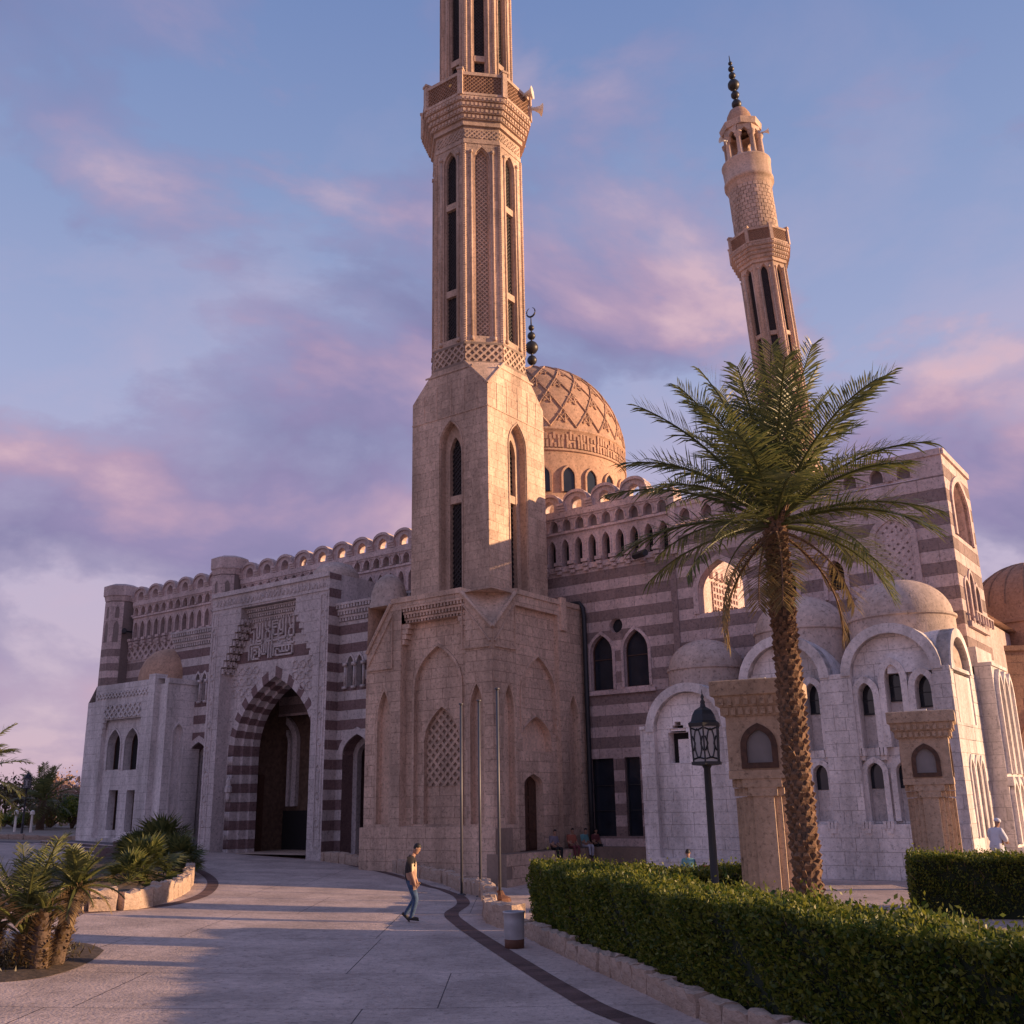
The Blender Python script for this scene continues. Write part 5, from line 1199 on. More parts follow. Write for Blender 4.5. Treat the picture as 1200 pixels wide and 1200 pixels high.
KM = smooth_path([ground(*p) for p in ((378, 1009), (430, 1016), (480, 1026), (530, 1039), (560, 1049), (574, 1060), (575, 1078), (590, 1086), (612, 1090))])
kerb(KM, .5, 'stone_kerb', 'low stone retaining kerb curving from the entrance past the minaret foot', .7, 2, 1.3)
KL = smooth_path([ground(*p) for p in ((-40, 1058), (40, 1064), (105, 1068), (165, 1064), (200, 1053), (217, 1042), (222, 1028), (214, 1018), (190, 1012))])
kerb(KL, .52, 'stone_kerb', 'sunlit stone kerb of the raised bed with fan palms', .6, 3, 1.2)
KB = smooth_path([ground(-30, 982), ground(40, 984), ground(85, 985), ground(112, 988)])
kerb(KB, .3, 'stone_kerb', 'low stone edging in front of the far palm and lamp', .9, 4)
def soil(pts, name, label, hgt=.25):
    q = MB(); c = Vector((sum(p[0] for p in pts)/len(pts), sum(p[1] for p in pts)/len(pts))); n = len(pts); rings = []
    for k, f in enumerate((1, .75, .45, .15)):
        rings.append([(c.x+(p[0]-c.x)*f, c.y+(p[1]-c.y)*f, gz(p[0], p[1])+.012+hgt*(1-f)**.5+ (mnoise.noise(Vector((p[0]*2, p[1]*2, f*3)))*.05 if k else 0)) for p in pts])
    q.loft(rings, cap1=True); o = q.build(name, 'soil', None, True); o['kind'] = 'structure'; return o
soil(KL[2:]+[Vector(ground(120, 1004)[:2]), Vector(ground(20, 1020)[:2])], 'planting_bed', '', .35)
FB = [ground(*p) for p in ((122, 1114), (108, 1126), (75, 1140), (30, 1149), (-40, 1152), (-110, 1140), (-90, 1112), (-20, 1100), (50, 1103), (100, 1106))]
soil(smooth_path(FB+[FB[0]], 6)[:-1], 'planting_bed', '', .06)
# ------------------------------------------------------------------ terrace and steps on the left
q0 = Vector(ground(112, 1012)); ea = rad(38)
FQ = Frame((q0.x, q0.y, 0), Vector((math.sin(ea), -math.cos(ea), 0)), Vector((-math.cos(ea), -math.sin(ea), 0)))
e_ = empty('terrace_steps', (q0.x, q0.y, q0.z), 'flight of dark stone steps up to the terrace by the corner pavilion', 'steps')
for i in range(5):
    q = MB(); q.fbox(FQ, -16, 0, .1, q0.z+.11*(i+1), -3.2, -.42*i, 0); so_ = q.build('step', 'step_dark', e_); q = MB(); q.fbox(FQ, -16, 0, q0.z+.11*(i+1)+.001, q0.z+.11*(i+1)+.03, -.42*i-.12, -.42*i+.03); q.build('nosing', 'light', so_)
q = MB(); q.fbox(FQ, .0, .7, .0, q0.z+.62, -1.6, .1); q.fbox(FQ, .1, .5, q0.z+.62, q0.z+.85, -1.2, -.6); o = q.build('cheek_wall', 'maroon', e_)
# podium ledge along the right face of the minaret base and the glazed wall
pd = MB(); pd.fbox(FR, -.12, 6.9, -1, .80, -.3, .62); pd.fbox(FL, .5, 4.8, -1, .80, -6.9, -6.1)
po = pd.build('podium_ledge', 'tan_joint', None); tag(po, 'long stone ledge where people sit beside the minaret door', 'ledge')
for k in range(3):
    s_ = -.12+(.35 if k % 2 else 0)
    while s_ < 6.9:
        w = min(.9, 6.9-s_); q = MB(); q.fbox(FR, s_+.01, s_+w-.01, .80-.44*(k+1)+.01, .80-.44*k-.01, .6, .645); q.build('stone_block', 'tan', po); s_ += .9

# ================================================================== PLANTING
def quads_mesh(name, V, mat, k=4):
    """V: (n,k,3) array, one k-gon per leaf"""
    n = V.shape[0]; me = bpy.data.meshes.new(name); me.vertices.add(n*k); me.vertices.foreach_set('co', V.reshape(-1).astype(np.float32))
    me.loops.add(n*k); me.loops.foreach_set('vertex_index', np.arange(n*k, dtype=np.int32)); me.polygons.add(n)
    me.polygons.foreach_set('loop_start', np.arange(0, n*k, k, dtype=np.int32)); me.polygons.foreach_set('loop_total', np.full(n, k, dtype=np.int32)); me.materials.append(MATS[mat]); me.update(calc_edges=True); me.validate(); return me
def leaves(C, Nn, L, W, rng, spread=.9):
    """rhombic leaves at C pointing roughly along Nn"""
    n = len(C); d = Nn+rng.normal(0, spread, (n, 3)); d /= np.linalg.norm(d, axis=1)[:, None]
    s = np.cross(d, rng.normal(0, 1, (n, 3))); s /= np.linalg.norm(s, axis=1)[:, None]+1e-9
    g_ = rng.uniform(.5, 1.55, n); l = (L*g_)[:, None]; w = (W*g_*rng.uniform(.7, 1.3, n))[:, None]
    return np.stack([C-d*l*.5, C+s*w*.5, C+d*l*.5, C-s*w*.5], 1)
def hedge(name, path, width, z1, label, dens, seed, zlow=.12, leaf=(.062, .030), ends=True, far_side=False):
    """clipped hedge whose near face follows the path (body lies to the left-hand normal)"""
    rng = np.random.default_rng(seed); P = [Vector((p.x, p.y)) for p in path]; T = []
    for i in range(len(P)): t = (P[min(i+1, len(P)-1)]-P[max(i-1, 0)]).normalized(); T.append(Vector((-t.y, t.x)))
    e = empty(name, (P[0].x, P[0].y, gz(P[0].x, P[0].y)), label, 'hedge')
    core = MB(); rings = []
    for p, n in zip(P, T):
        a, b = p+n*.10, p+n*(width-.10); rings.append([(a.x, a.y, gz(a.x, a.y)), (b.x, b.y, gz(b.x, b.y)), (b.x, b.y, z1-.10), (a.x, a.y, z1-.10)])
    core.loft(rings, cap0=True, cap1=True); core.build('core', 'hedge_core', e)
    cum = [0]
    for a, b in zip(P, P[1:]): cum.append(cum[-1]+(b-a).length)
    Lt = cum[-1]; PX = np.array([p.x for p in P]); PY = np.array([p.y for p in P]); NX = np.array([n.x for n in T]); NY = np.array([n.y for n in T])
    def place(s_, off, z):
        x = np.interp(s_, cum, PX)+np.interp(s_, cum, NX)*off; y = np.interp(s_, cum, PY)+np.interp(s_, cum, NY)*off; return np.stack([x, y, z], 1)
    def nrm(s_): return np.stack([-np.interp(s_, cum, NX), -np.interp(s_, cum, NY), np.zeros(len(s_))], 1)
    Cs, Ns = [], []
    bump = lambda s_, q: .05*np.sin(s_*3.1+q*2)+.035*np.sin(s_*7.7+q*5)+.03*np.sin(s_*1.3+1)
    n = int(dens*Lt*width); s_ = rng.uniform(0, Lt, n); o_ = rng.uniform(0, width, n); z = z1+bump(s_, o_)*.7+rng.exponential(.035, n)-rng.uniform(0, .13, n); Cs.append(place(s_, o_, z)); Ns.append(np.tile([0, 0, 1.], (n, 1)))
    for side in ((0, 1) if far_side else (0,)):
        n = int(dens*Lt*(z1-zlow)*(1 if side == 0 else .6)); s_ = rng.uniform(0, Lt, n); z = zlow+(z1-zlow)*rng.uniform(0, 1, n)+.10*rng.uniform(-1, 0, n)*np.sin(s_*5)
        o_ = (bump(s_, z*2)+rng.uniform(-.03, .12, n)) if side == 0 else width-(bump(s_, z*2)+rng.uniform(-.03, .12, n)); Cs.append(place(s_, o_, z)); k = nrm(s_)*(1 if side == 0 else -1); k[:, 2] = .6; Ns.append(k)
    for end in ((0, Lt) if ends else ()):
        n = int(dens*width*(z1-zlow)); o_ = rng.uniform(0, width, n); z = zlow+(z1-zlow)*rng.uniform(0, 1, n); s_ = np.full(n, float(end)); d = rng.uniform(-.12, .05, n)*(1 if end else -1)
        c = place(s_, o_, z); tx = (P[-1]-P[-2]).normalized() if end else (P[1]-P[0]).normalized(); c[:, 0] += tx.x*d; c[:, 1] += tx.y*d; Cs.append(c); Ns.append(np.tile([tx.x*(1 if end else -1), tx.y*(1 if end else -1), .6], (n, 1)))
    C = np.concatenate(Cs); Nn = np.concatenate(Ns)
    gap = np.sin(C[:, 0]*6.1+C[:, 2]*9)+np.sin(C[:, 1]*5.3-C[:, 2]*12+1)+np.sin(C[:, 0]*13+C[:, 1]*11); keep = (gap > -1.5) | (rng.random(len(C)) < .35); C, Nn = C[keep], Nn[keep]
    tw = MB(); r_ = random.Random(seed)
    for i in rng.integers(0, len(C), 420): c_ = Vector(C[i]); n_ = Vector(Nn[i]).normalized(); d_ = (n_+Vector((r_.gauss(0, .5), r_.gauss(0, .5), r_.gauss(.3, .4)))).normalized(); tw.tube([c_-d_*.16, c_+d_*.05], [.006, .003], 3, cap=False)
    tw.build('twigs', 'bark_pale', e)['kind'] = 'stuff'
    o = link('foliage', quads_mesh('foliage', leaves(C, Nn, leaf[0], leaf[1], rng), 'hedge_leaf'), e); o['kind'] = 'stuff'
    return e
HZ = 1.36
hp = []
for i, p in enumerate(KR):
    t = (KR[min(i+1, len(KR)-1)]-KR[max(i-1, 0)]).normalized(); hp.append(p+Vector((-t.y, t.x))*.14)
hedge('clipped_hedge', hp, 1.25, HZ, 'long clipped green hedge on the rough stone kerb beside the driveway', 2600, 1, .2)
hb = smooth_path([(4.55, 20.6), (3.2, 20.9), (1.7, 21.6), (.35, 22.3)][::-1])
hedge('clipped_hedge', hb, 1.1, HZ-.04, 'short clipped hedge behind the lamp post and pillar', 1500, 2)
hr = smooth_path([(8.85, 24.15), (11.5, 23.3), (14.5, 22.3), (19, 21)])
hedge('clipped_hedge', hr, 1.3, 1.30, 'clipped hedge block in front of the white-robed man', 1700, 3)
sh_ = [(at_depth(575, 1050, 30), 0)]

# ------------------------------------------------------------------ date palms
def frond_mesh(L, e0, sag, nl, ll, seed, mat='palm_leaf', lw=.030, bare=.16):
    r_ = random.Random(seed); pts = []; x = z = 0; n = 26
    side = r_.uniform(-.12, .12); yv = 0
    for i in range(n+1):
        t = i/n; a = e0-sag*t**1.4; pts.append(Vector((x, yv, z))); x += L/n*math.cos(a); z += L/n*math.sin(a); yv += side*L/n*t
    ra = MB(); ra.tube(pts, [.032*(1-.85*i/n)+.004 for i in range(n+1)], 5)
    V = []
    for i in range(nl):
        t = bare+(1-bare)*(i+.5)/nl; k = t*n; j = min(int(k), n-1); p = pts[j]+(pts[j+1]-pts[j])*(k-j); tg = (pts[j+1]-pts[j]).normalized()
        up_ = Vector((-tg.z, 0, tg.x)); lat = Vector((0, 1, 0))
        l = ll*(.55+.9*math.sin(math.pi*min(1, (t-bare)/(1-bare)*.86+.12)))*r_.uniform(.85, 1.12)
        for s_ in (-1, 1):
            fw = .42+.75*t*t; d = (tg*fw+lat*s_*(1.0)+up_*r_.uniform(.0, .6)).normalized()
            dr = Vector((0, 0, -1))*.24*r_.uniform(.2, 1.6); w = d.cross(up_+lat*s_*.6).normalized()*lw*.5
            m = p+d*l*.55+dr*l*.25; q = p+d*l*.97+dr*l*.9
            V.append([p-w*.5, p+w*.5, m+w, m-w]); V.append([m-w, m+w, q+w*.12, q-w*.12])
    base = len(ra.v)
    for q in V: ra.add([tuple(v) for v in q], [(0, 1, 2, 3)], 1)
    return ra.mesh('frond', ['bark_pale' if mat == 'palm_old' else 'fan_leaf', mat])
FR_CACHE = {}
def frond(e, pos, az, elev, L, sag, ll, seed, mat='palm_leaf', nl=58, lw=.030):
    key = (round(elev/8)*8, round(sag/.15)*.15, seed % 3, mat, round(L*2)/2, nl)
    if key not in FR_CACHE: FR_CACHE[key] = frond_mesh(key[4], rad(key[0]), key[1], nl, ll, seed, mat, lw)
    o = bpy.data.objects.new('frond', FR_CACHE[key]); COL.objects.link(o); o.parent = e; o.location = Vector(pos)-e.location; k = L/key[4]; o.scale = (k, k, k); o.rotation_euler = (0, 0, az); return o
def date_palm(loc, h, label, name='date_palm', nf=44, L=3.0, r0=.24, r1=.20, seed=1, ll=.42, nl=58, lw=.03, dead=5, group=None, scales=True, e_hi=86, e_lo=-30, fr_list=None):
    r_ = random.Random(seed); e = empty(name, loc, label, 'palm tree', group); x0, y0, z0 = loc
    tk = MB(); n = 24; tk.tube([(x0, y0, z0-.1+(h+.1)*i/n) for i in range(n+1)], [r0*1.1 if i == 0 else r0+(r1-r0)*i/n+.01*math.sin(i*2.1) for i in range(n+1)], 14); to = tk.build('trunk', 'bark', e, True)
    if scales:
        sc = MB(); rows = int(h/.095)
        for j in range(rows):
            z = z0+.03+h*j/rows+r_.uniform(-.02, .02); R = r0+(r1-r0)*j/rows
            for k in range(9):
                a = 2*math.pi*(k+.5*(j % 2))/9+.15*j*0+r_.uniform(-.08, .08); c, s_ = math.cos(a), math.sin(a); o = R-.01; pr = .02+.075*r_.random(); hw = .075*r_.uniform(.5, 1.25); T_ = Vector((-s_, c, 0)); D = Vector((c, s_, 0)); b0 = Vector((x0, y0, z))+D*o
                t_ = b0+D*pr+Vector((0, 0, .10*r_.uniform(.8, 1.3))); sc.add([b0-T_*hw, b0+T_*hw, t_+T_*hw*.55, t_-T_*hw*.55, b0+Vector((0, 0, .16))-T_*hw*.4, b0+Vector((0, 0, .16))+T_*hw*.4], [(0, 1, 2, 3), (3, 2, 5, 4), (0, 3, 4), (1, 5, 2)])
        so_ = sc.build('leaf_bases', 'bark_pale', to); so_['kind'] = 'stuff'
    top = Vector((x0, y0, z0+h))
    for i in range(nf):
        u = (i+.5)/nf; el = e_hi+(e_lo-e_hi)*u**1.25; az = i*2.39996+r_.uniform(-.2, .2); sag = .30+.55*math.sin(min(1, u*1.15)*math.pi*.55)+r_.uniform(-.12, .15)
        frond(e, top+Vector((math.cos(az)*r1*.6, math.sin(az)*r1*.6, .25-.35*u)), az, el, L*(.82+.3*math.sin(math.pi*min(1, .25+u*.7)))*r_.uniform(.9, 1.08), sag, ll, seed+i, 'palm_leaf', nl, lw)
    for i in range(dead):
        az = r_.uniform(0, 6.28) if fr_list is None else fr_list[i]; frond(e, top+Vector((0, 0, -.15)), az, -18-r_.uniform(0, 25), L*.85, 1.0, ll*.8, seed+50+i, 'palm_old', nl, lw)
    if dead:
        fb = MB()
        for i in range(26): a = r_.uniform(0, 6.28); fb.tube([top+Vector((math.cos(a)*.1, math.sin(a)*.1, -.1)), top+Vector((math.cos(a)*.32, math.sin(a)*.32, .12+.2*r_.random()))], [.05, .02], 5)
        fb.build('crown_fibre', 'bark_pale', e)
    return e
PY = 17.6; pp = at_depth(948, 1045, PY); ptop = at_depth(904, 612, PY)
date_palm((pp.x, pp.y, 0), ptop.z, 'tall date palm with ragged trunk and full crown beside the stone lamp pillar', nf=48, L=2.75, r0=.215, r1=.175, seed=3, ll=.50, dead=6, fr_list=[rad(200), rad(-10), rad(160), rad(-60), rad(-100), rad(240)], e_lo=-14)
p = at_depth(46, 975, 76); date_palm((p.x, p.y, gz(p.x, p.y)), 2.0, 'small date palm beside the black lamp post beyond the terrace', nf=26, L=2.3, r0=.3, r1=.26, seed=8, ll=.5, nl=26, lw=.06, dead=5, scales=False)
p = at_depth(-48, 905, 36); date_palm((p.x, p.y, gz(p.x, p.y)), p.z-gz(p.x, p.y)-.3, 'dark date palm whose fronds reach in beside the sky', nf=30, L=2.3, r0=.22, r1=.2, seed=14, ll=.42, nl=40, lw=.045, dead=0, scales=False)

# ------------------------------------------------------------------ fan palms and young clump
def fan_leaf_mesh(seed, mat):
    r_ = random.Random(seed); m = MB(); m.tube([(0, 0, 0), (.25, 0, .02), (.5, 0, 0)], [.014, .011, .008], 5)
    c = Vector((.5, 0, 0)); n = 22
    for i in range(n):
        a = rad(-105+210*i/(n-1)); L = .42*(.8+.25*math.cos(a*.8))*r_.uniform(.9, 1.08); d = Vector((math.cos(a), math.sin(a), .06*math.cos(3*i))); s_ = Vector((-math.sin(a), math.cos(a), 0))*.026
        mid = c+d*L*.55; tip = c+d*L+Vector((0, 0, -.12*L*r_.uniform(.3, 2))); m.add([c, mid+s_+Vector((0, 0, .012)), mid-s_], [(0, 2, 1)], 1); m.add([mid+s_, mid-s_, tip], [(0, 1, 2)], 1)
    return m.mesh('fan_leaf', ['fan_leaf', mat])
FAN = [fan_leaf_mesh(i, 'fan_leaf') for i in range(4)]; FAND = [fan_leaf_mesh(9, 'dry_leaf')]
def fan_palm(px, py, size, label, nl=26, seed=0, stem=.35, group=None):
    x, y, z = ground(px, py); r_ = random.Random(seed); e = empty('fan_palm', (x, y, z), label, 'palm shrub', group)
    t = MB(); t.tube([(x, y, z), (x, y, z+stem*size)], [.12*size, .09*size], 8); t.build('stem', 'bark_pale', e)
    for i in range(nl):
        u = i/nl; el = rad(82-95*u); az = i*2.39996+r_.uniform(-.3, .3); o = bpy.data.objects.new('leaf', (FAND if u > .88 and r_.random() < .5 else FAN)[i % (1 if u > .88 and False else 1)] if False else FAN[i % 4]); COL.objects.link(o); o.parent = e
        o.location = (0, 0, stem*size); k = size*r_.uniform(.85, 1.15); o.scale = (k, k, k); o.rotation_euler = (r_.uniform(-.5, .5), -el, az)
    return e
for i, (px, py, sz, lb) in enumerate(((168, 1040, 1.35, 'bright green fan palm at the front of the raised stone bed'), (188, 1022, 1.75, 'tall dark fan palm at the back of the raised stone bed'), (150, 1046, 1.0, 'small yellowish fan palm on the raised bed above the kerb'), (206, 1027, 1.25, 'dark spreading fan palm at the entrance end of the raised bed'), (160, 1020, 1.3, 'shaded fan palm deep in the raised bed by the steps'))):
    fan_palm(px, py, sz, lb, 28, i, .3)
def clump(px, py, h, L, lean, seed, label, nf=34, e_hi=86, e_lo=-35, sag0=.5, group=None):
    """short leaning palm with a shaggy trunk of old leaf bases"""
    x, y, z = ground(px, py); r_ = random.Random(seed); e = empty('young_palm', (x, y, z), label, 'palm shrub', group)
    top = Vector((x+lean*h, y, z+h)); tk = MB(); tk.tube([Vector((x, y, z-.05))+(top-Vector((x, y, z-.05)))*(i/8) for i in range(9)], [.15-.03*i/8 for i in range(9)], 10); to = tk.build('trunk', 'bark', e, True)
    sc = MB()
    for j in range(260):
        u = r_.random(); a = r_.uniform(0, 6.28); b0 = Vector((x, y, z))+(top-Vector((x, y, z)))*u+Vector((math.cos(a), math.sin(a), 0))*.12; D = Vector((math.cos(a), math.sin(a), .25+.5*r_.random())); w = Vector((-math.sin(a), math.cos(a), 0))*.03; l = r_.uniform(.08, .17)
        sc.add([b0-w, b0+w, b0+D*l+w*.4, b0+D*l-w*.4], [(0, 1, 2, 3)])
    so_ = sc.build('leaf_bases', 'dry_leaf', to); so_['kind'] = 'stuff'
    for i in range(nf):
        u = (i+.5)/nf; el = e_hi+(e_lo-e_hi)*u; frond(e, top, i*2.39996, el, L*r_.uniform(.8, 1.1), sag0+.6*u, L*.17, seed+i, 'fan_leaf' if u < .75 else 'dry_leaf', 40, .016)
    return e
clump(62, 1133, 1.25, .85, .22, 5, 'leaning shaggy-trunked young palm with drooping leaves in the corner bed', 24, 84, -22, .6)
clump(26, 1132, .5, 1.6, -.05, 9, 'young feathery palm with tall upright fronds in the corner bed', 17, 88, 35, .3)
clump(44, 1138, .9, .55, .02, 12, 'stumpy palm trunk between the two young palms', 10, 80, -20, .6)
clump(-14, 1128, .6, .9, .1, 15, 'low palm at the outer side of the corner bed', 12, 80, -10, .5)
# weeds in the corner bed
rng = np.random.default_rng(5); n = 2600; bx = np.array([p[:2] for p in FB]); w_ = rng.dirichlet(np.ones(len(FB))*.6, n); c = w_@bx; C = np.stack([c[:, 0], c[:, 1], np.array([gz(a, b) for a, b in c])+.03+rng.exponential(.05, n)], 1)
o = link('ground_cover', quads_mesh('ground_cover', leaves(C, np.tile([0, 0, 1.], (n, 1)), .12, .02, rng, .6), 'tree_leaf')); o['kind'] = 'stuff'; o['label'] = 'sparse weeds on the soil of the corner bed'; o['category'] = 'weeds'
# ------------------------------------------------------------------ far shrubs and trees on the left
def bush(name, px, Y, pz, w, h, n, mat, label, seed, leaf=(.25, .14), trunk=True):
    rng = np.random.default_rng(seed); p = at_depth(px, pz, Y); z0 = gz(p.x, p.y); e = empty(name, (p.x, p.y, z0), label, 'tree' if trunk else 'shrub')
    k = 9; cl = rng.normal(0, .42, (k, 3))*[w*.5, w*.5, h*.33]+[0, 0, h*.62]; idx = rng.integers(0, k, n); C = cl[idx]+rng.normal(0, 1, (n, 3))*[w*.16, w*.16, h*.13]; C[:, 2] = np.maximum(C[:, 2], .08); C += [p.x, p.y, z0]
    o = link('crown', quads_mesh('crown', leaves(C, np.tile([0, 0, .6], (n, 1)), leaf[0], leaf[1], rng), mat), e)
    t = MB()
    for j in range(k): t.tube([(p.x, p.y, z0), (p.x+cl[j][0]*.5, p.y+cl[j][1]*.5, z0+cl[j][2]*.55), (p.x+cl[j][0], p.y+cl[j][1], z0+cl[j][2])], [.10, .06, .02], 5)
    t.build('trunk', 'bark', e)
for i, (px, Y, w, h, n, m, lb) in enumerate(((4, 84, 5, 3.9, 2600, 'tree_leaf', 'olive green bushy tree at the far left behind the lamp post'), (62, 98, 5, 4.6, 2200, 'pink_leaf', 'pale rusty-leaved tree behind the stone kiosk'), (90, 92, 4, 3.4, 1500, 'pink_leaf', 'small rusty tree beside the corner pavilion'), (58, 82, 3, 2.4, 1300, 'tree_leaf', 'dark shrub at the foot of the far palm'), (84, 80, 3.2, 2.2, 1300, 'hedge_leaf', 'dark green shrub below the stone kiosk'), (20, 80, 4, 1.2, 1300, 'hedge_leaf', 'low green shrub behind the far stone edging'), (40, 110, 8, 3.4, 2500, 'tree_leaf', 'broad hazy tree behind the white posts'))):
    bush('leafy_tree' if h > 3 else 'shrub', px, Y, 970, w, h, n, m, lb, i, trunk=h > 3)
hz_ = MB(); rh = random.Random(3)

# ================================================================== STREET FURNITURE
def pillar(loc, rz, label, group=None, k=1.0):
    e = empty('lamp_pillar', loc, label, 'pillar', group); e.rotation_euler.z = rz; e.scale = (k, k, k)
    def part(name, m, mats, sm_=False, parent=None): o = m.build(name, mats, parent or e, sm_); o.location = (0, 0, 0); return o
    q = MB()
    for i, (u, v) in enumerate(((.20, .575), (.33, .49), (.44, .40), (.53, .30), (.60, .20))): q.box(-u, u, -v, v, 0, 2.80-.012*i)
    part('shaft', q, 'pillar')
    for i, bs in enumerate((((.28, .60), (.40, .52), (.50, .42), (.61, .28)), ((.38, .61), (.50, .54), (.62, .38)), ((.62, .62),))):
        m = MB()
        for j, (u, v) in enumerate(bs): m.box(-u-.01*(i == 2), u+.01*(i == 2), -v-.01*(i == 2), v+.01*(i == 2), 2.785+.165*i+.002*j, 2.785+.165*(i+1)-.003*j)
        part('corbel_step', m, 'pillar')
    m = MB(); w = .62; body = MB()
    for f in range(4):
        a = f*math.pi/2; fr = Frame((math.sin(a)*w, -math.cos(a)*w, 0), Vector((math.cos(a), math.sin(a), 0)), Vector((math.sin(a), -math.cos(a), 0)))
        o_ = arch(-.30, .30, 3.36, 3.72, 4.12, 6, .7); [body.sheet(fr, p_, 0) for p_ in subtract(rect(-w, w, 3.285, 4.35), o_)]; body.reveal(fr, o_, -.14, 0)
        m2 = MB(); m2.ring(fr, grow(o_, .06, .05), grow(o_, -.055, -.06), -.06, .03, open_bottom=False); wn = part('window_frame', m2, 'wood'); m3 = MB(); m3.sheet(fr, o_, -.05); part('pane', m3, 'frost', parent=wn)
    part('lantern_body', body, 'pillar')
    for r_, (w0, w1, z0, z1) in enumerate(((.66, .70, 4.33, 4.52), (.74, .80, 4.52, 4.72))):
        m = MB(); m.loft([[(x*w, y*w, z) for x, y in ((-1, -1), (1, -1), (1, 1), (-1, 1))] for w, z in ((w0-.1, z0), (w0, z0+.001), (w1, z1))], cap0=True, cap1=True); part('cornice', m, 'pillar')
        for f in range(4):
            a = f*math.pi/2; fr = Frame((math.sin(a)*w0, -math.cos(a)*w0, 0), Vector((math.cos(a), math.sin(a), 0)), Vector((math.sin(a), -math.cos(a), 0))); m = MB(); n = 9
            for i in range(n): x = -w0+2*w0*(i+.5)/n; m.fbox(fr, x-.045, x+.045, z0+.03, z1-.02, -.05, .055)
            part('dentil_row', m, 'pillar')
    m = MB(); m.loft([[(x*w, y*w, z) for x, y in ((-1, -1), (1, -1), (1, 1), (-1, 1))] for w, z in ((.82, 4.72), (.86, 4.74), (.86, 5.02), (.80, 5.04))], cap0=True, cap1=True); part('cap', m, 'pillar')
    m = MB(); m.box(-.16, .16, -.12, .12, 5.04, 5.13); part('uplight', m, 'horn')
    return e
p = at_depth(909, 1040, 20.3); pillar((p.x, p.y, 0), rad(-22), 'tan stone lamp pillar with arched pane right behind the palm trunk', k=.965)
p = at_depth(1100, 1000, 26.4); pillar((p.x, p.y, 0), rad(-24), 'tan stone lamp pillar with arched pane in front of the white annex', k=.93)
p = at_depth(73, 975, 88); pillar((p.x, p.y, gz(p.x, p.y)), rad(30), 'small stone kiosk pillar among shrubs beside the corner pavilion', k=(at_depth(73, 925, 88).z-gz(p.x, p.y))/5.0)
def lamp_post(loc, label, k=1.0, group=None):
    e = empty('lamp_post', loc, label, 'lamp post', group)
    def part(name, m, mats, sm_=False, parent=None): o = m.build(name, mats, parent or e, sm_); o.location = (0, 0, 0); return o
    m = MB(); m.lathe((0, 0, 0), [(.16, 0), (.16, .25), (.10, .3), (.085, .9), (.10, .95), (.075, 1.0), (.062, 3.35), (.09, 3.4), (.09, 3.45), (.05, 3.5)], 12); part('post', m, 'iron', True)
    def hexr(r_, z): return [(r_*math.cos(math.pi/3*i+.26), r_*math.sin(math.pi/3*i+.26), z) for i in range(6)]
    m = MB(); m.loft([hexr(.08, 3.40), hexr(.30, 3.42), hexr(.30, 3.47), hexr(.2, 3.48)], cap0=True); part('lantern_base', m, 'iron')
    m = MB(); m.loft([hexr(.25, 3.47), hexr(.275, 4.12)]); part('pane', m, 'lamp_glass')
    a = hexr(.255, 3.47); b = hexr(.28, 4.12)
    for i in range(6):
        m = MB(); m.tube([a[i], b[i]], .016, 5); j = (i+1) % 6
        L_ = lambda u, v: Vector(a[i])*(1-u)*(1-v)+Vector(a[j])*u*(1-v)+Vector(b[i])*(1-u)*v+Vector(b[j])*u*v
        pts = [L_(.5+.27*math.cos(t*math.pi/6), .5+.4*math.sin(t*math.pi/6))*1.02 for t in range(13)]; m.tube([(q.x, q.y, q.z/1.02) for q in pts], .012, 4)
        for u, v, u2, v2 in ((.1, .08, .5, .12), (.5, .12, .9, .08), (.1, .92, .5, .86), (.5, .86, .9, .92), (.1, .3, .28, .5), (.28, .5, .1, .7), (.9, .3, .72, .5), (.72, .5, .9, .7)):
            q0, q1 = L_(u, v)*1.01, L_(u2, v2)*1.01; m.tube([(q0.x, q0.y, q0.z/1.01), (q1.x, q1.y, q1.z/1.01)], .014, 4)
        part('lattice_bar', m, 'iron')
    m = MB(); m.loft([hexr(.31, 4.10), hexr(.32, 4.16), hexr(.26, 4.2), hexr(.22, 4.32), hexr(.17, 4.40), hexr(.06, 4.46), hexr(.045, 4.52)], cap0=True, cap1=True); part('roof', m, 'iron'); m = MB(); m.lathe((0, 0, 4.5), [(.03, 0), (.05, .05), (.02, .1), (.035, .14), (.01, .2), (.005, .28)], 8); part('finial', m, 'iron', True)
    e.scale = (k, k, k); return e
p = at_depth(838, 1035, 17.8); lamp_post((p.x, p.y, 0), 'black lamp post with hexagonal lattice lantern behind the long hedge', .94)
p = at_depth(25, 980, 62); lamp_post((p.x, p.y, gz(p.x, p.y)), 'black lamp post silhouetted beside the small far palm', (at_depth(30, 902, 62).z-gz(p.x, p.y))/4.75)
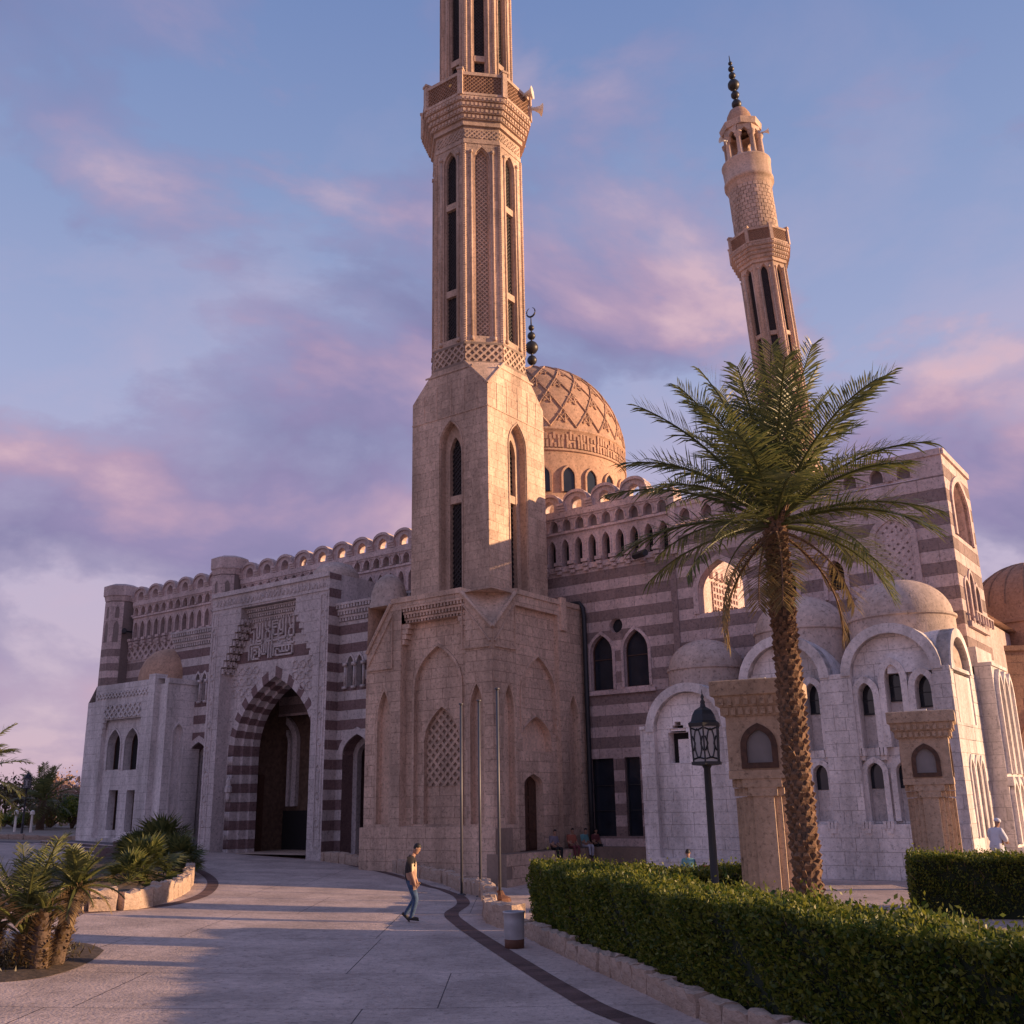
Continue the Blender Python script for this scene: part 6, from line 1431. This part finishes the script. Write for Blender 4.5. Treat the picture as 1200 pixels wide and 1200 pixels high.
for i, (px, py, pt, Y, lb) in enumerate(((541, 1025, 826, 33.6, 'thin metal pole by the niche of the minaret base, first from the entrance'), (563, 1036, 822, 32.4, 'thin metal pole between the two other poles at the minaret foot'), (586, 1057, 808, 30.2, 'thin metal pole with a sunlit tip and rusty foot at the minaret corner'))):
    x, y, z = (lambda q: (q.x, q.y, gz(q.x, q.y)))(at_depth(px, py, Y)); zt = at_depth(px, pt, Y).z
    m = MB(); m.tube([(x, y, z), (x, y, zt)], .042, 8); o = empty('metal_pole', (x, y, z), lb, 'pole'); m.build('shaft', 'steel', o, True); m = MB(); m.tube([(x, y, zt), (x, y, zt+.05)], .075, 8); m.build('cap', 'steel', o, True)
    if i == 2: m = MB(); m.lathe((x, y, z), [(.32, 0), (.30, .1), (.14, .18), (.08, .3)], 9); m.build('foot', 'bin_rust', o)
    else: m = MB(); m.lathe((x, y, z), [(.14, 0), (.14, .04), (.07, .06)], 10); m.build('foot', 'steel', o)
x, y, z = ground(603, 1111); e = empty('litter_bin', (x, y, z), 'dented grey metal litter bin with rusty bottom at the end of the hedge', 'bin')
m = MB(); m.lathe((x, y, z), [(.185, .16), (.19, .17), (.195, .42), (.20, .45), (.195, .48), (.20, .62), (.215, .63), (.215, .655), (.18, .655), (.17, .3)], 20); m.build('body', 'bin_metal', e, True); m = MB(); m.lathe((x, y, z), [(.17, 0), (.185, .01), (.187, .17), (.15, .18)], 20); m.build('rusty_base', 'bin_rust', e, True)
for i, (px, lb) in enumerate(((17, 'white post standing left of the far lamp post'), (36, 'white post standing between far lamp post and small palm'))):
    p = at_depth(px, 972, 70); m = MB(); z = gz(p.x, p.y); m.tube([(p.x, p.y, z), (p.x, p.y, z+1.1), (p.x, p.y, z+1.15), (p.x, p.y, z+1.35), (p.x, p.y, z+1.42)], [.09, .07, .16, .14, .03], 8); tag(m.build('white_post', 'horn', None), lb, 'post')

# ================================================================== PEOPLE
plain('skin', (.36, .20, .135), .55, var=.06); plain('hair', (.012, .009, .008), .6); plain('shirt_dark', (.022, .018, .020), .85); plain('shirt_cream', (.62, .47, .31), .85); plain('denim', (.045, .085, .165), .85, var=.35, scale=14)
plain('shoe', (.03, .025, .022), .6); plain('cloth_grey', (.17, .15, .19), .9); plain('cloth_black', (.012, .012, .014), .9); plain('cloth_rust', (.34, .11, .07), .9); plain('cloth_pale', (.40, .40, .46), .9); plain('cloth_teal', (.13, .30, .32), .9); plain('cloth_white', (.62, .63, .70), .9); plain('cloth_red', (.32, .03, .03), .7); plain('cloth_maroon', (.15, .04, .045), .9)
def seg_dist(p, a, b):
    ab = b-a; t = max(0, min(1, (p-a).dot(ab)/max(1e-9, ab.length_squared))); return (p-(a+ab*t)).length
def person(loc, rz, label, J, bones, mats, k=1.0, hair='hair', hat=None, head_tilt=0.5, head_yaw=0, front=None, hands=True, shoes=True, group=None, hair_long=False):
    """J: joint -> (co, rx, ry); bones: (a, b, material index). One skinned surface, head, fingers and shoes joined in."""
    used = {x for b_ in bones for x in b_[:2]}; names = [n for n in J if n in used]; idx = {n: i for i, n in enumerate(names)}; me = bpy.data.meshes.new('body'); me.from_pydata([J[n][0] for n in names], [(idx[a], idx[b]) for a, b, _ in bones], []); o = bpy.data.objects.new('tmp', me); COL.objects.link(o)
    sk = o.modifiers.new('s', 'SKIN'); sk.use_smooth_shade = True; sv = me.skin_vertices[0].data
    for n in names: sv[idx[n]].radius = (J[n][1]*1.22, J[n][2]*1.22); sv[idx[n]].use_root = (n == 'pelvis')
    ss = o.modifiers.new('u', 'SUBSURF'); ss.levels = 2; ss.render_levels = 2
    dg = bpy.context.evaluated_depsgraph_get(); ev = bpy.data.meshes.new_from_object(o.evaluated_get(dg)); bpy.data.objects.remove(o)
    V = [Vector(v.co) for v in ev.vertices]; B_ = [(Vector(J[a][0]), Vector(J[b][0]), m) for a, b, m in bones]; b = MB(); b.v = [tuple(v) for v in V]
    for p in ev.polygons:
        c = Vector(p.center); best = min(B_, key=lambda q: seg_dist(c, q[0], q[1])); m = best[2]
        if front is not None and front(c, m): m = front(c, m)
        b.f.append(tuple(p.vertices)); b.m.append(m)
    SK = 0
    hb, ht = Vector(J['head'][0]), Vector(J['crown'][0]); ax = (ht-hb).normalized(); H = (ht-hb).length; fw = Vector((math.cos(head_yaw), math.sin(head_yaw), 0)); fw = (fw-ax*fw.dot(ax)).normalized(); sd__ = ax.cross(fw); rings = []
    prof = [(-.06, .50, .55), (.02, .60, .72), (.14, .72, .86), (.28, .82, .93), (.42, .92, .98), (.55, .97, 1.0), (.70, .95, .99), (.83, .80, .86), (.94, .52, .56), (1.0, .12, .14)]
    hw, hl = .40*H*.78, .40*H*.98
    for t, wy, wx in prof:
        r_ = []
        for j in range(20):
            a = 2*math.pi*j/20; fx, fy = math.cos(a), math.sin(a); ex = 0
            if j in (19, 0, 1):
                if .30 < t < .50: ex += (.13 if j == 0 else .03)*H*.5      # nose
                if .10 < t < .2: ex += .03*H
                if .02 <= t <= .1: ex += .05*H
            if j in (18, 2) and .5 < t < .6: ex -= .025*H                       # eye sockets
            if j in (4, 5, 6, 14, 15, 16) and .38 < t < .6: ex += .02*H
            r_.append(tuple(hb+ax*(t*H)+fw*(fx*(hl*wx*.9+ex)+.02*H)+sd__*(fy*(hw*wy+(ex if abs(fy) > .8 else 0)))))
        rings.append(r_)
    b.loft(rings, cap0=True, cap1=True, m=SK)
    for s_ in (-1, 1):                                                           # ears and eyes
        c = hb+ax*(.47*H)+sd__*(s_*hw*1.0)-fw*.02*H; b.lathe((0, 0, 0), [], 3) if False else None
        b.tube([c-ax*.09*H, c+ax*.02*H+sd__*s_*.04*H, c+ax*.1*H], [.02*H, .055*H, .03*H], 6, m=SK)
        c = hb+ax*(.54*H)+fw*(hl*.86)+sd__*(s_*hw*.42); b.tube([c-sd__*.05*H, c+sd__*.05*H], .022*H, 5, m=len(mats)-1)
    if hands:
        for s_ in ('L', 'R'):
            if 'hand'+s_ not in J: continue
            w, h = Vector(J['wrist'+s_][0]), Vector(J['hand'+s_][0]); d = (h-w).normalized(); lat = Vector((1, 0, 0)); lat = (lat-d*lat.dot(d)).normalized(); nn = d.cross(lat); sg = 1 if s_ == 'R' else -1
            for q, (off, L) in enumerate(((-.030, .062), (-.010, .075), (.011, .072), (.030, .060))):
                p = h+lat*off; cu_ = nn*sg*.012; b.tube([p-d*.02, p+d*L*.5+cu_*.3, p+d*L*.85+cu_*1.4], [.0095, .0085, .006], 6, m=SK)
            p = w+(h-w)*.45+lat*.03; b.tube([p, p+lat*.03+d*.03, p+lat*.035+d*.06], [.012, .010, .007], 6, m=SK)
    if shoes:
        for s_ in ('L', 'R'):
            if 'toe'+s_ not in J: continue
            a, t = Vector(J['ankle'+s_][0]), Vector(J['toe'+s_][0]); d = (t-a); d = Vector((d.x, d.y, d.z)).normalized(); lat = d.cross(Vector((0, 0, 1))).normalized(); up_ = lat.cross(d); rr = []
            heel = a-d*.075-up_*.045
            for f, w, h in ((0, .028, .06), (.04, .04, .085), (.10, .042, .085), (.16, .046, .06), (.22, .042, .045), (.265, .018, .03)):
                c = heel+d*f; rr.append([tuple(c+lat*(w*math.cos(x))+up_*(h*.5+h*.5*math.sin(x))) for x in [2*math.pi*j/10 for j in range(10)]])
            b.loft(rr, cap0=True, cap1=True, m=len(mats)-2)
    e = empty('person', loc, label, 'person', group)
    o = b.build('body', mats, e, True); o.location = (0, 0, 0)
    hm = MB(); rr = []
    if hat is None:
        for t, s1 in ((.34, 1.02), (.48, 1.08), (.60, 1.10), (.72, 1.11), (.84, 1.13), (.93, 1.22), (1.0, 2.2)):
            wy = np.interp(t, [q[0] for q in prof], [q[1] for q in prof]); wx = np.interp(t, [q[0] for q in prof], [q[2] for q in prof]); r_ = []
            for j in range(20):
                a = 2*math.pi*j/20; fx, fy = math.cos(a), math.sin(a); k_ = s1
                if fx > .35 and t < .70: k_ *= .80                                # face stays free
                if fx > -.15 and t < .50: k_ *= .85
                r_.append(tuple(hb+ax*(t*H+.03*H)+fw*(fx*hl*wx*.9*k_+.02*H-.012*H)+sd__*(fy*hw*wy*k_)))
            rr.append(r_)
        if hair_long: rr.insert(0, [tuple(Vector(v)-ax*.45*H-fw*.05*H) for v in rr[0]])
        hm.loft(rr, cap1=True); ho = hm.build('hair', hair, e, True)
    else:
        for t, s1 in ((.56, 1.06), (.62, 1.20), (.76, 1.25), (.88, 1.12), (1.0, .82), (1.07, .3)):
            rr.append([tuple(hb+ax*(t*H)+fw*(math.cos(a)*hl*s1)+sd__*(math.sin(a)*hw*s1*1.08)) for a in [2*math.pi*j/16 for j in range(16)]])
        hm.loft(rr, cap0=True, cap1=True); ho = hm.build('turban', hat, e, True)
    ho.location = (0, 0, 0); e.rotation_euler.z = rz; e.scale = (k, k, k); return e
Q = lambda x, y, z, r, r2=None: ((x, y, z), r, r2 or r)
STAND = dict(pelvis=Q(0, 0, .95, .135, .15), spine=Q(-.01, 0, 1.12, .115, .14), chest=Q(.0, 0, 1.32, .12, .155), neck=Q(.04, 0, 1.465, .058), head=Q(.085, 0, 1.52, .055), crown=Q(.185, 0, 1.73, .05),
    shL=Q(0, .165, 1.385, .075), shR=Q(0, -.165, 1.385, .075), elbowL=Q(.02, .215, 1.11, .045), elbowR=Q(.015, -.215, 1.11, .045), wristL=Q(.12, .2, .89, .028), wristR=Q(.10, -.20, .87, .028), handL=Q(.145, .19, .81, .032, .02), handR=Q(.125, -.19, .79, .032, .02),
    hipL=Q(0, .085, .88, .095), hipR=Q(0, -.085, .88, .095), kneeL=Q(.10, .09, .50, .062), kneeR=Q(.13, -.09, .49, .062), ankleL=Q(-.14, .09, .15, .042), ankleR=Q(.02, -.09, .09, .042))
HUMAN = [('pelvis', 'spine', 2), ('spine', 'chest', 1), ('chest', 'neck', 1), ('neck', 'head', 0), ('chest', 'shL', 1), ('chest', 'shR', 1), ('shL', 'elbowL', 1), ('shR', 'elbowR', 1), ('elbowL', 'wristL', 0), ('elbowR', 'wristR', 0), ('wristL', 'handL', 0), ('wristR', 'handR', 0),
    ('pelvis', 'hipL', 2), ('pelvis', 'hipR', 2), ('hipL', 'kneeL', 2), ('hipR', 'kneeR', 2), ('kneeL', 'ankleL', 2), ('kneeR', 'ankleR', 2)]
def bones_for(J): return [b for b in HUMAN if b[0] in J and b[1] in J]
J = dict(STAND); body = person
def man_front(c, m):
    if m == 1 and c.x > .045 and .93 < c.z < 1.30: return 3
    if m == 2 and c.z > .93: return 3 if c.x > .045 else 1
    return 0 if False else m
x, y, z = ground(481, 1081)
Jm = dict(J); Jm.update(toeL=Q(-.02, .09, .035, .03), toeR=Q(.2, -.09, .07, .03)); Jb = {k: v for k, v in Jm.items() if not k.startswith('toe')}
def person_with_toes(loc, rz, label, Jd, mats, **kw):
    toes = {k: v for k, v in Jd.items() if k.startswith('toe')}; core = {k: v for k, v in Jd.items() if not k.startswith('toe')}
    class JJ(dict): pass
    full = JJ(core); full_toes = toes
    bl = bones_for(core)
    # extend with short foot bones so the ankle runs into the shoe
    for s_ in ('L', 'R'):
        if 'toe'+s_ in toes: full['toe'+s_] = toes['toe'+s_]; bl.append(('ankle'+s_, 'toe'+s_, len(mats)-2))
    return person(loc, rz, label, full, bl, mats, **kw)
person_with_toes((x, y, z+.01), rad(2), 'man in dark and cream T-shirt and blue jeans walking with head bowed', Jm, ['skin', 'shirt_dark', 'denim', 'shirt_cream', 'shoe', 'hair'], k=1.0, front=man_front)
# seated people on the ledge
SIT = dict(pelvis=Q(0, 0, .10, .12, .14), spine=Q(.0, 0, .26, .105, .125), chest=Q(.03, 0, .44, .105, .14), neck=Q(.06, 0, .575, .052), head=Q(.085, 0, .62, .05), crown=Q(.125, 0, .83, .05), shL=Q(.03, .15, .50, .065), shR=Q(.03, -.15, .50, .065), elbowL=Q(.06, .21, .26, .04), elbowR=Q(.06, -.21, .26, .04), wristL=Q(.27, .14, .18, .027), wristR=Q(.27, -.14, .18, .027), handL=Q(.34, .11, .17, .03, .018), handR=Q(.34, -.11, .17, .03, .018),
    hipL=Q(.06, .08, .09, .085), hipR=Q(.06, -.08, .09, .085), kneeL=Q(.42, .11, .08, .06), kneeR=Q(.42, -.11, .09, .06), ankleL=Q(.40, .10, -.36, .04), ankleR=Q(.45, -.10, -.33, .04), toeL=Q(.54, .11, -.41, .03), toeR=Q(.59, -.11, -.38, .03))
seatrot = math.atan2(N2.y, N2.x)
for px, kk, mats, lb, dr, kw in ((649, .95, ['skin', 'cloth_grey', 'cloth_black', 'cloth_grey', 'shoe', 'hair'], 'boy in grey vest and black trousers sitting alone on the ledge', -.35, {}),
        (670, .97, ['skin', 'cloth_rust', 'cloth_maroon', 'cloth_pale', 'shoe', 'hair'], 'boy in rust-red top leaning forward on the ledge', -.45, {}),
        (685, .93, ['skin', 'cloth_teal', 'cloth_pale', 'cloth_pale', 'shoe', 'hair'], 'child in pale trousers squeezed between rust-red boy and dark-clothed woman', -.2, {}),
        (698, .88, ['skin', 'cloth_maroon', 'cloth_black', 'cloth_black', 'shoe', 'hair'], 'dark-clothed person with long black hair at the end of the seated row', -.5, dict(hair_long=True))):
    s_, _ = FR.S(px, 995, .42); p = FR.P(s_, .80, .42); person_with_toes((p[0], p[1], p[2]), seatrot+dr, lb, SIT, mats, k=kk, group=None, **kw)
# bench with a boy seen from behind
bp_ = at_depth(806, 1000, 30.5); e = empty('bench', (bp_.x+.55, bp_.y, 0), 'low red bench behind the short hedge', 'bench'); e.rotation_euler.z = rad(-8)
m = MB(); m.box(-.95, .95, -.2, .2, .40, .46); o = m.build('seat', 'cloth_red', e); o.location = (0, 0, 0); m = MB(); m.box(-.2, .95, -.23, -.19, .62, .84); o = m.build('backrest', 'cloth_red', e); o.location = (0, 0, 0)
for sx in (-.8, .8): m = MB(); m.box(sx-.05, sx+.05, -.17, .17, 0, .40); o = m.build('leg', 'iron', e); o.location = (0, 0, 0)
m = MB(); m.box(.85, .9, -.23, -.19, .46, .62); m.box(0, .05, -.23, -.19, .46, .62); o = m.build('bracket', 'iron', e); o.location = (0, 0, 0)
person_with_toes((bp_.x, bp_.y+.02, .46), rad(78), 'boy in teal shirt seen from behind on the red bench', SIT, ['skin', 'cloth_teal', 'cloth_grey', 'cloth_teal', 'shoe', 'hair'], k=.98)
# white-robed man by the annex
wp = at_depth(1169, 990, 31.2); st = MB(); st.box(wp.x-1.5, wp.x+6, wp.y-.8, wp.y+2.5, -.1, .2); o = st.build('paved_step', 'concrete', None); tag(o, 'low paved step along the flank of the white annex', 'step')
Jw = dict(STAND); Jw.update(pelvis=Q(0, 0, .95, .17, .19), hipL=Q(0, .07, .86, .15), hipR=Q(0, -.07, .86, .15), kneeL=Q(.04, .08, .5, .15), kneeR=Q(.05, -.08, .5, .15), ankleL=Q(.0, .08, .12, .14), ankleR=Q(.04, -.08, .12, .14), shL=Q(0, .175, 1.385, .09), shR=Q(0, -.175, 1.385, .09), elbowL=Q(.06, .26, 1.14, .07), elbowR=Q(.08, -.25, 1.14, .07), wristL=Q(.24, .14, 1.05, .035), wristR=Q(.26, -.12, 1.05, .035), handL=Q(.31, .10, 1.06, .032, .02), handR=Q(.33, -.08, 1.06, .032, .02), toeL=Q(.14, .08, .05, .03), toeR=Q(.18, -.08, .05, .03), crown=Q(.15, 0, 1.74, .05))
person_with_toes((wp.x, wp.y, .2), rad(25), 'man in white robe and white turban standing by the annex behind the hedge', Jw, ['skin', 'cloth_white', 'cloth_white', 'cloth_white', 'shoe', 'hair'], k=1.0, hat='cloth_white')
sg_ = MB(); f_ = Vector((math.cos(rad(25)), math.sin(rad(25)), 0)); r__ = Vector((f_.y, -f_.x, 0)); b0 = Vector((wp.x, wp.y, .2))

GROUPS = {'lamp_pillar': 'stone lamp pillars in the forecourt', 'lamp_post': 'black lantern lamp posts', 'metal_pole': 'thin metal poles at the minaret foot', 'white_post': 'white posts beyond the terrace', 'fan_palm': 'fan palms in the raised bed', 'clipped_hedge': 'clipped hedges of the forecourt', 'stone_kerb': 'rough stone kerbs', 'young_palm': 'young palms in the corner bed', 'minaret': 'minarets of the mosque', 'date_palm': 'date palms', 'leafy_tree': 'trees beyond the terrace', 'shrub': 'shrubs beyond the terrace'}
for o in COL.objects:
    n = o.name.split('.')[0]
    if o.parent is None and n in GROUPS: o['group'] = GROUPS[n]
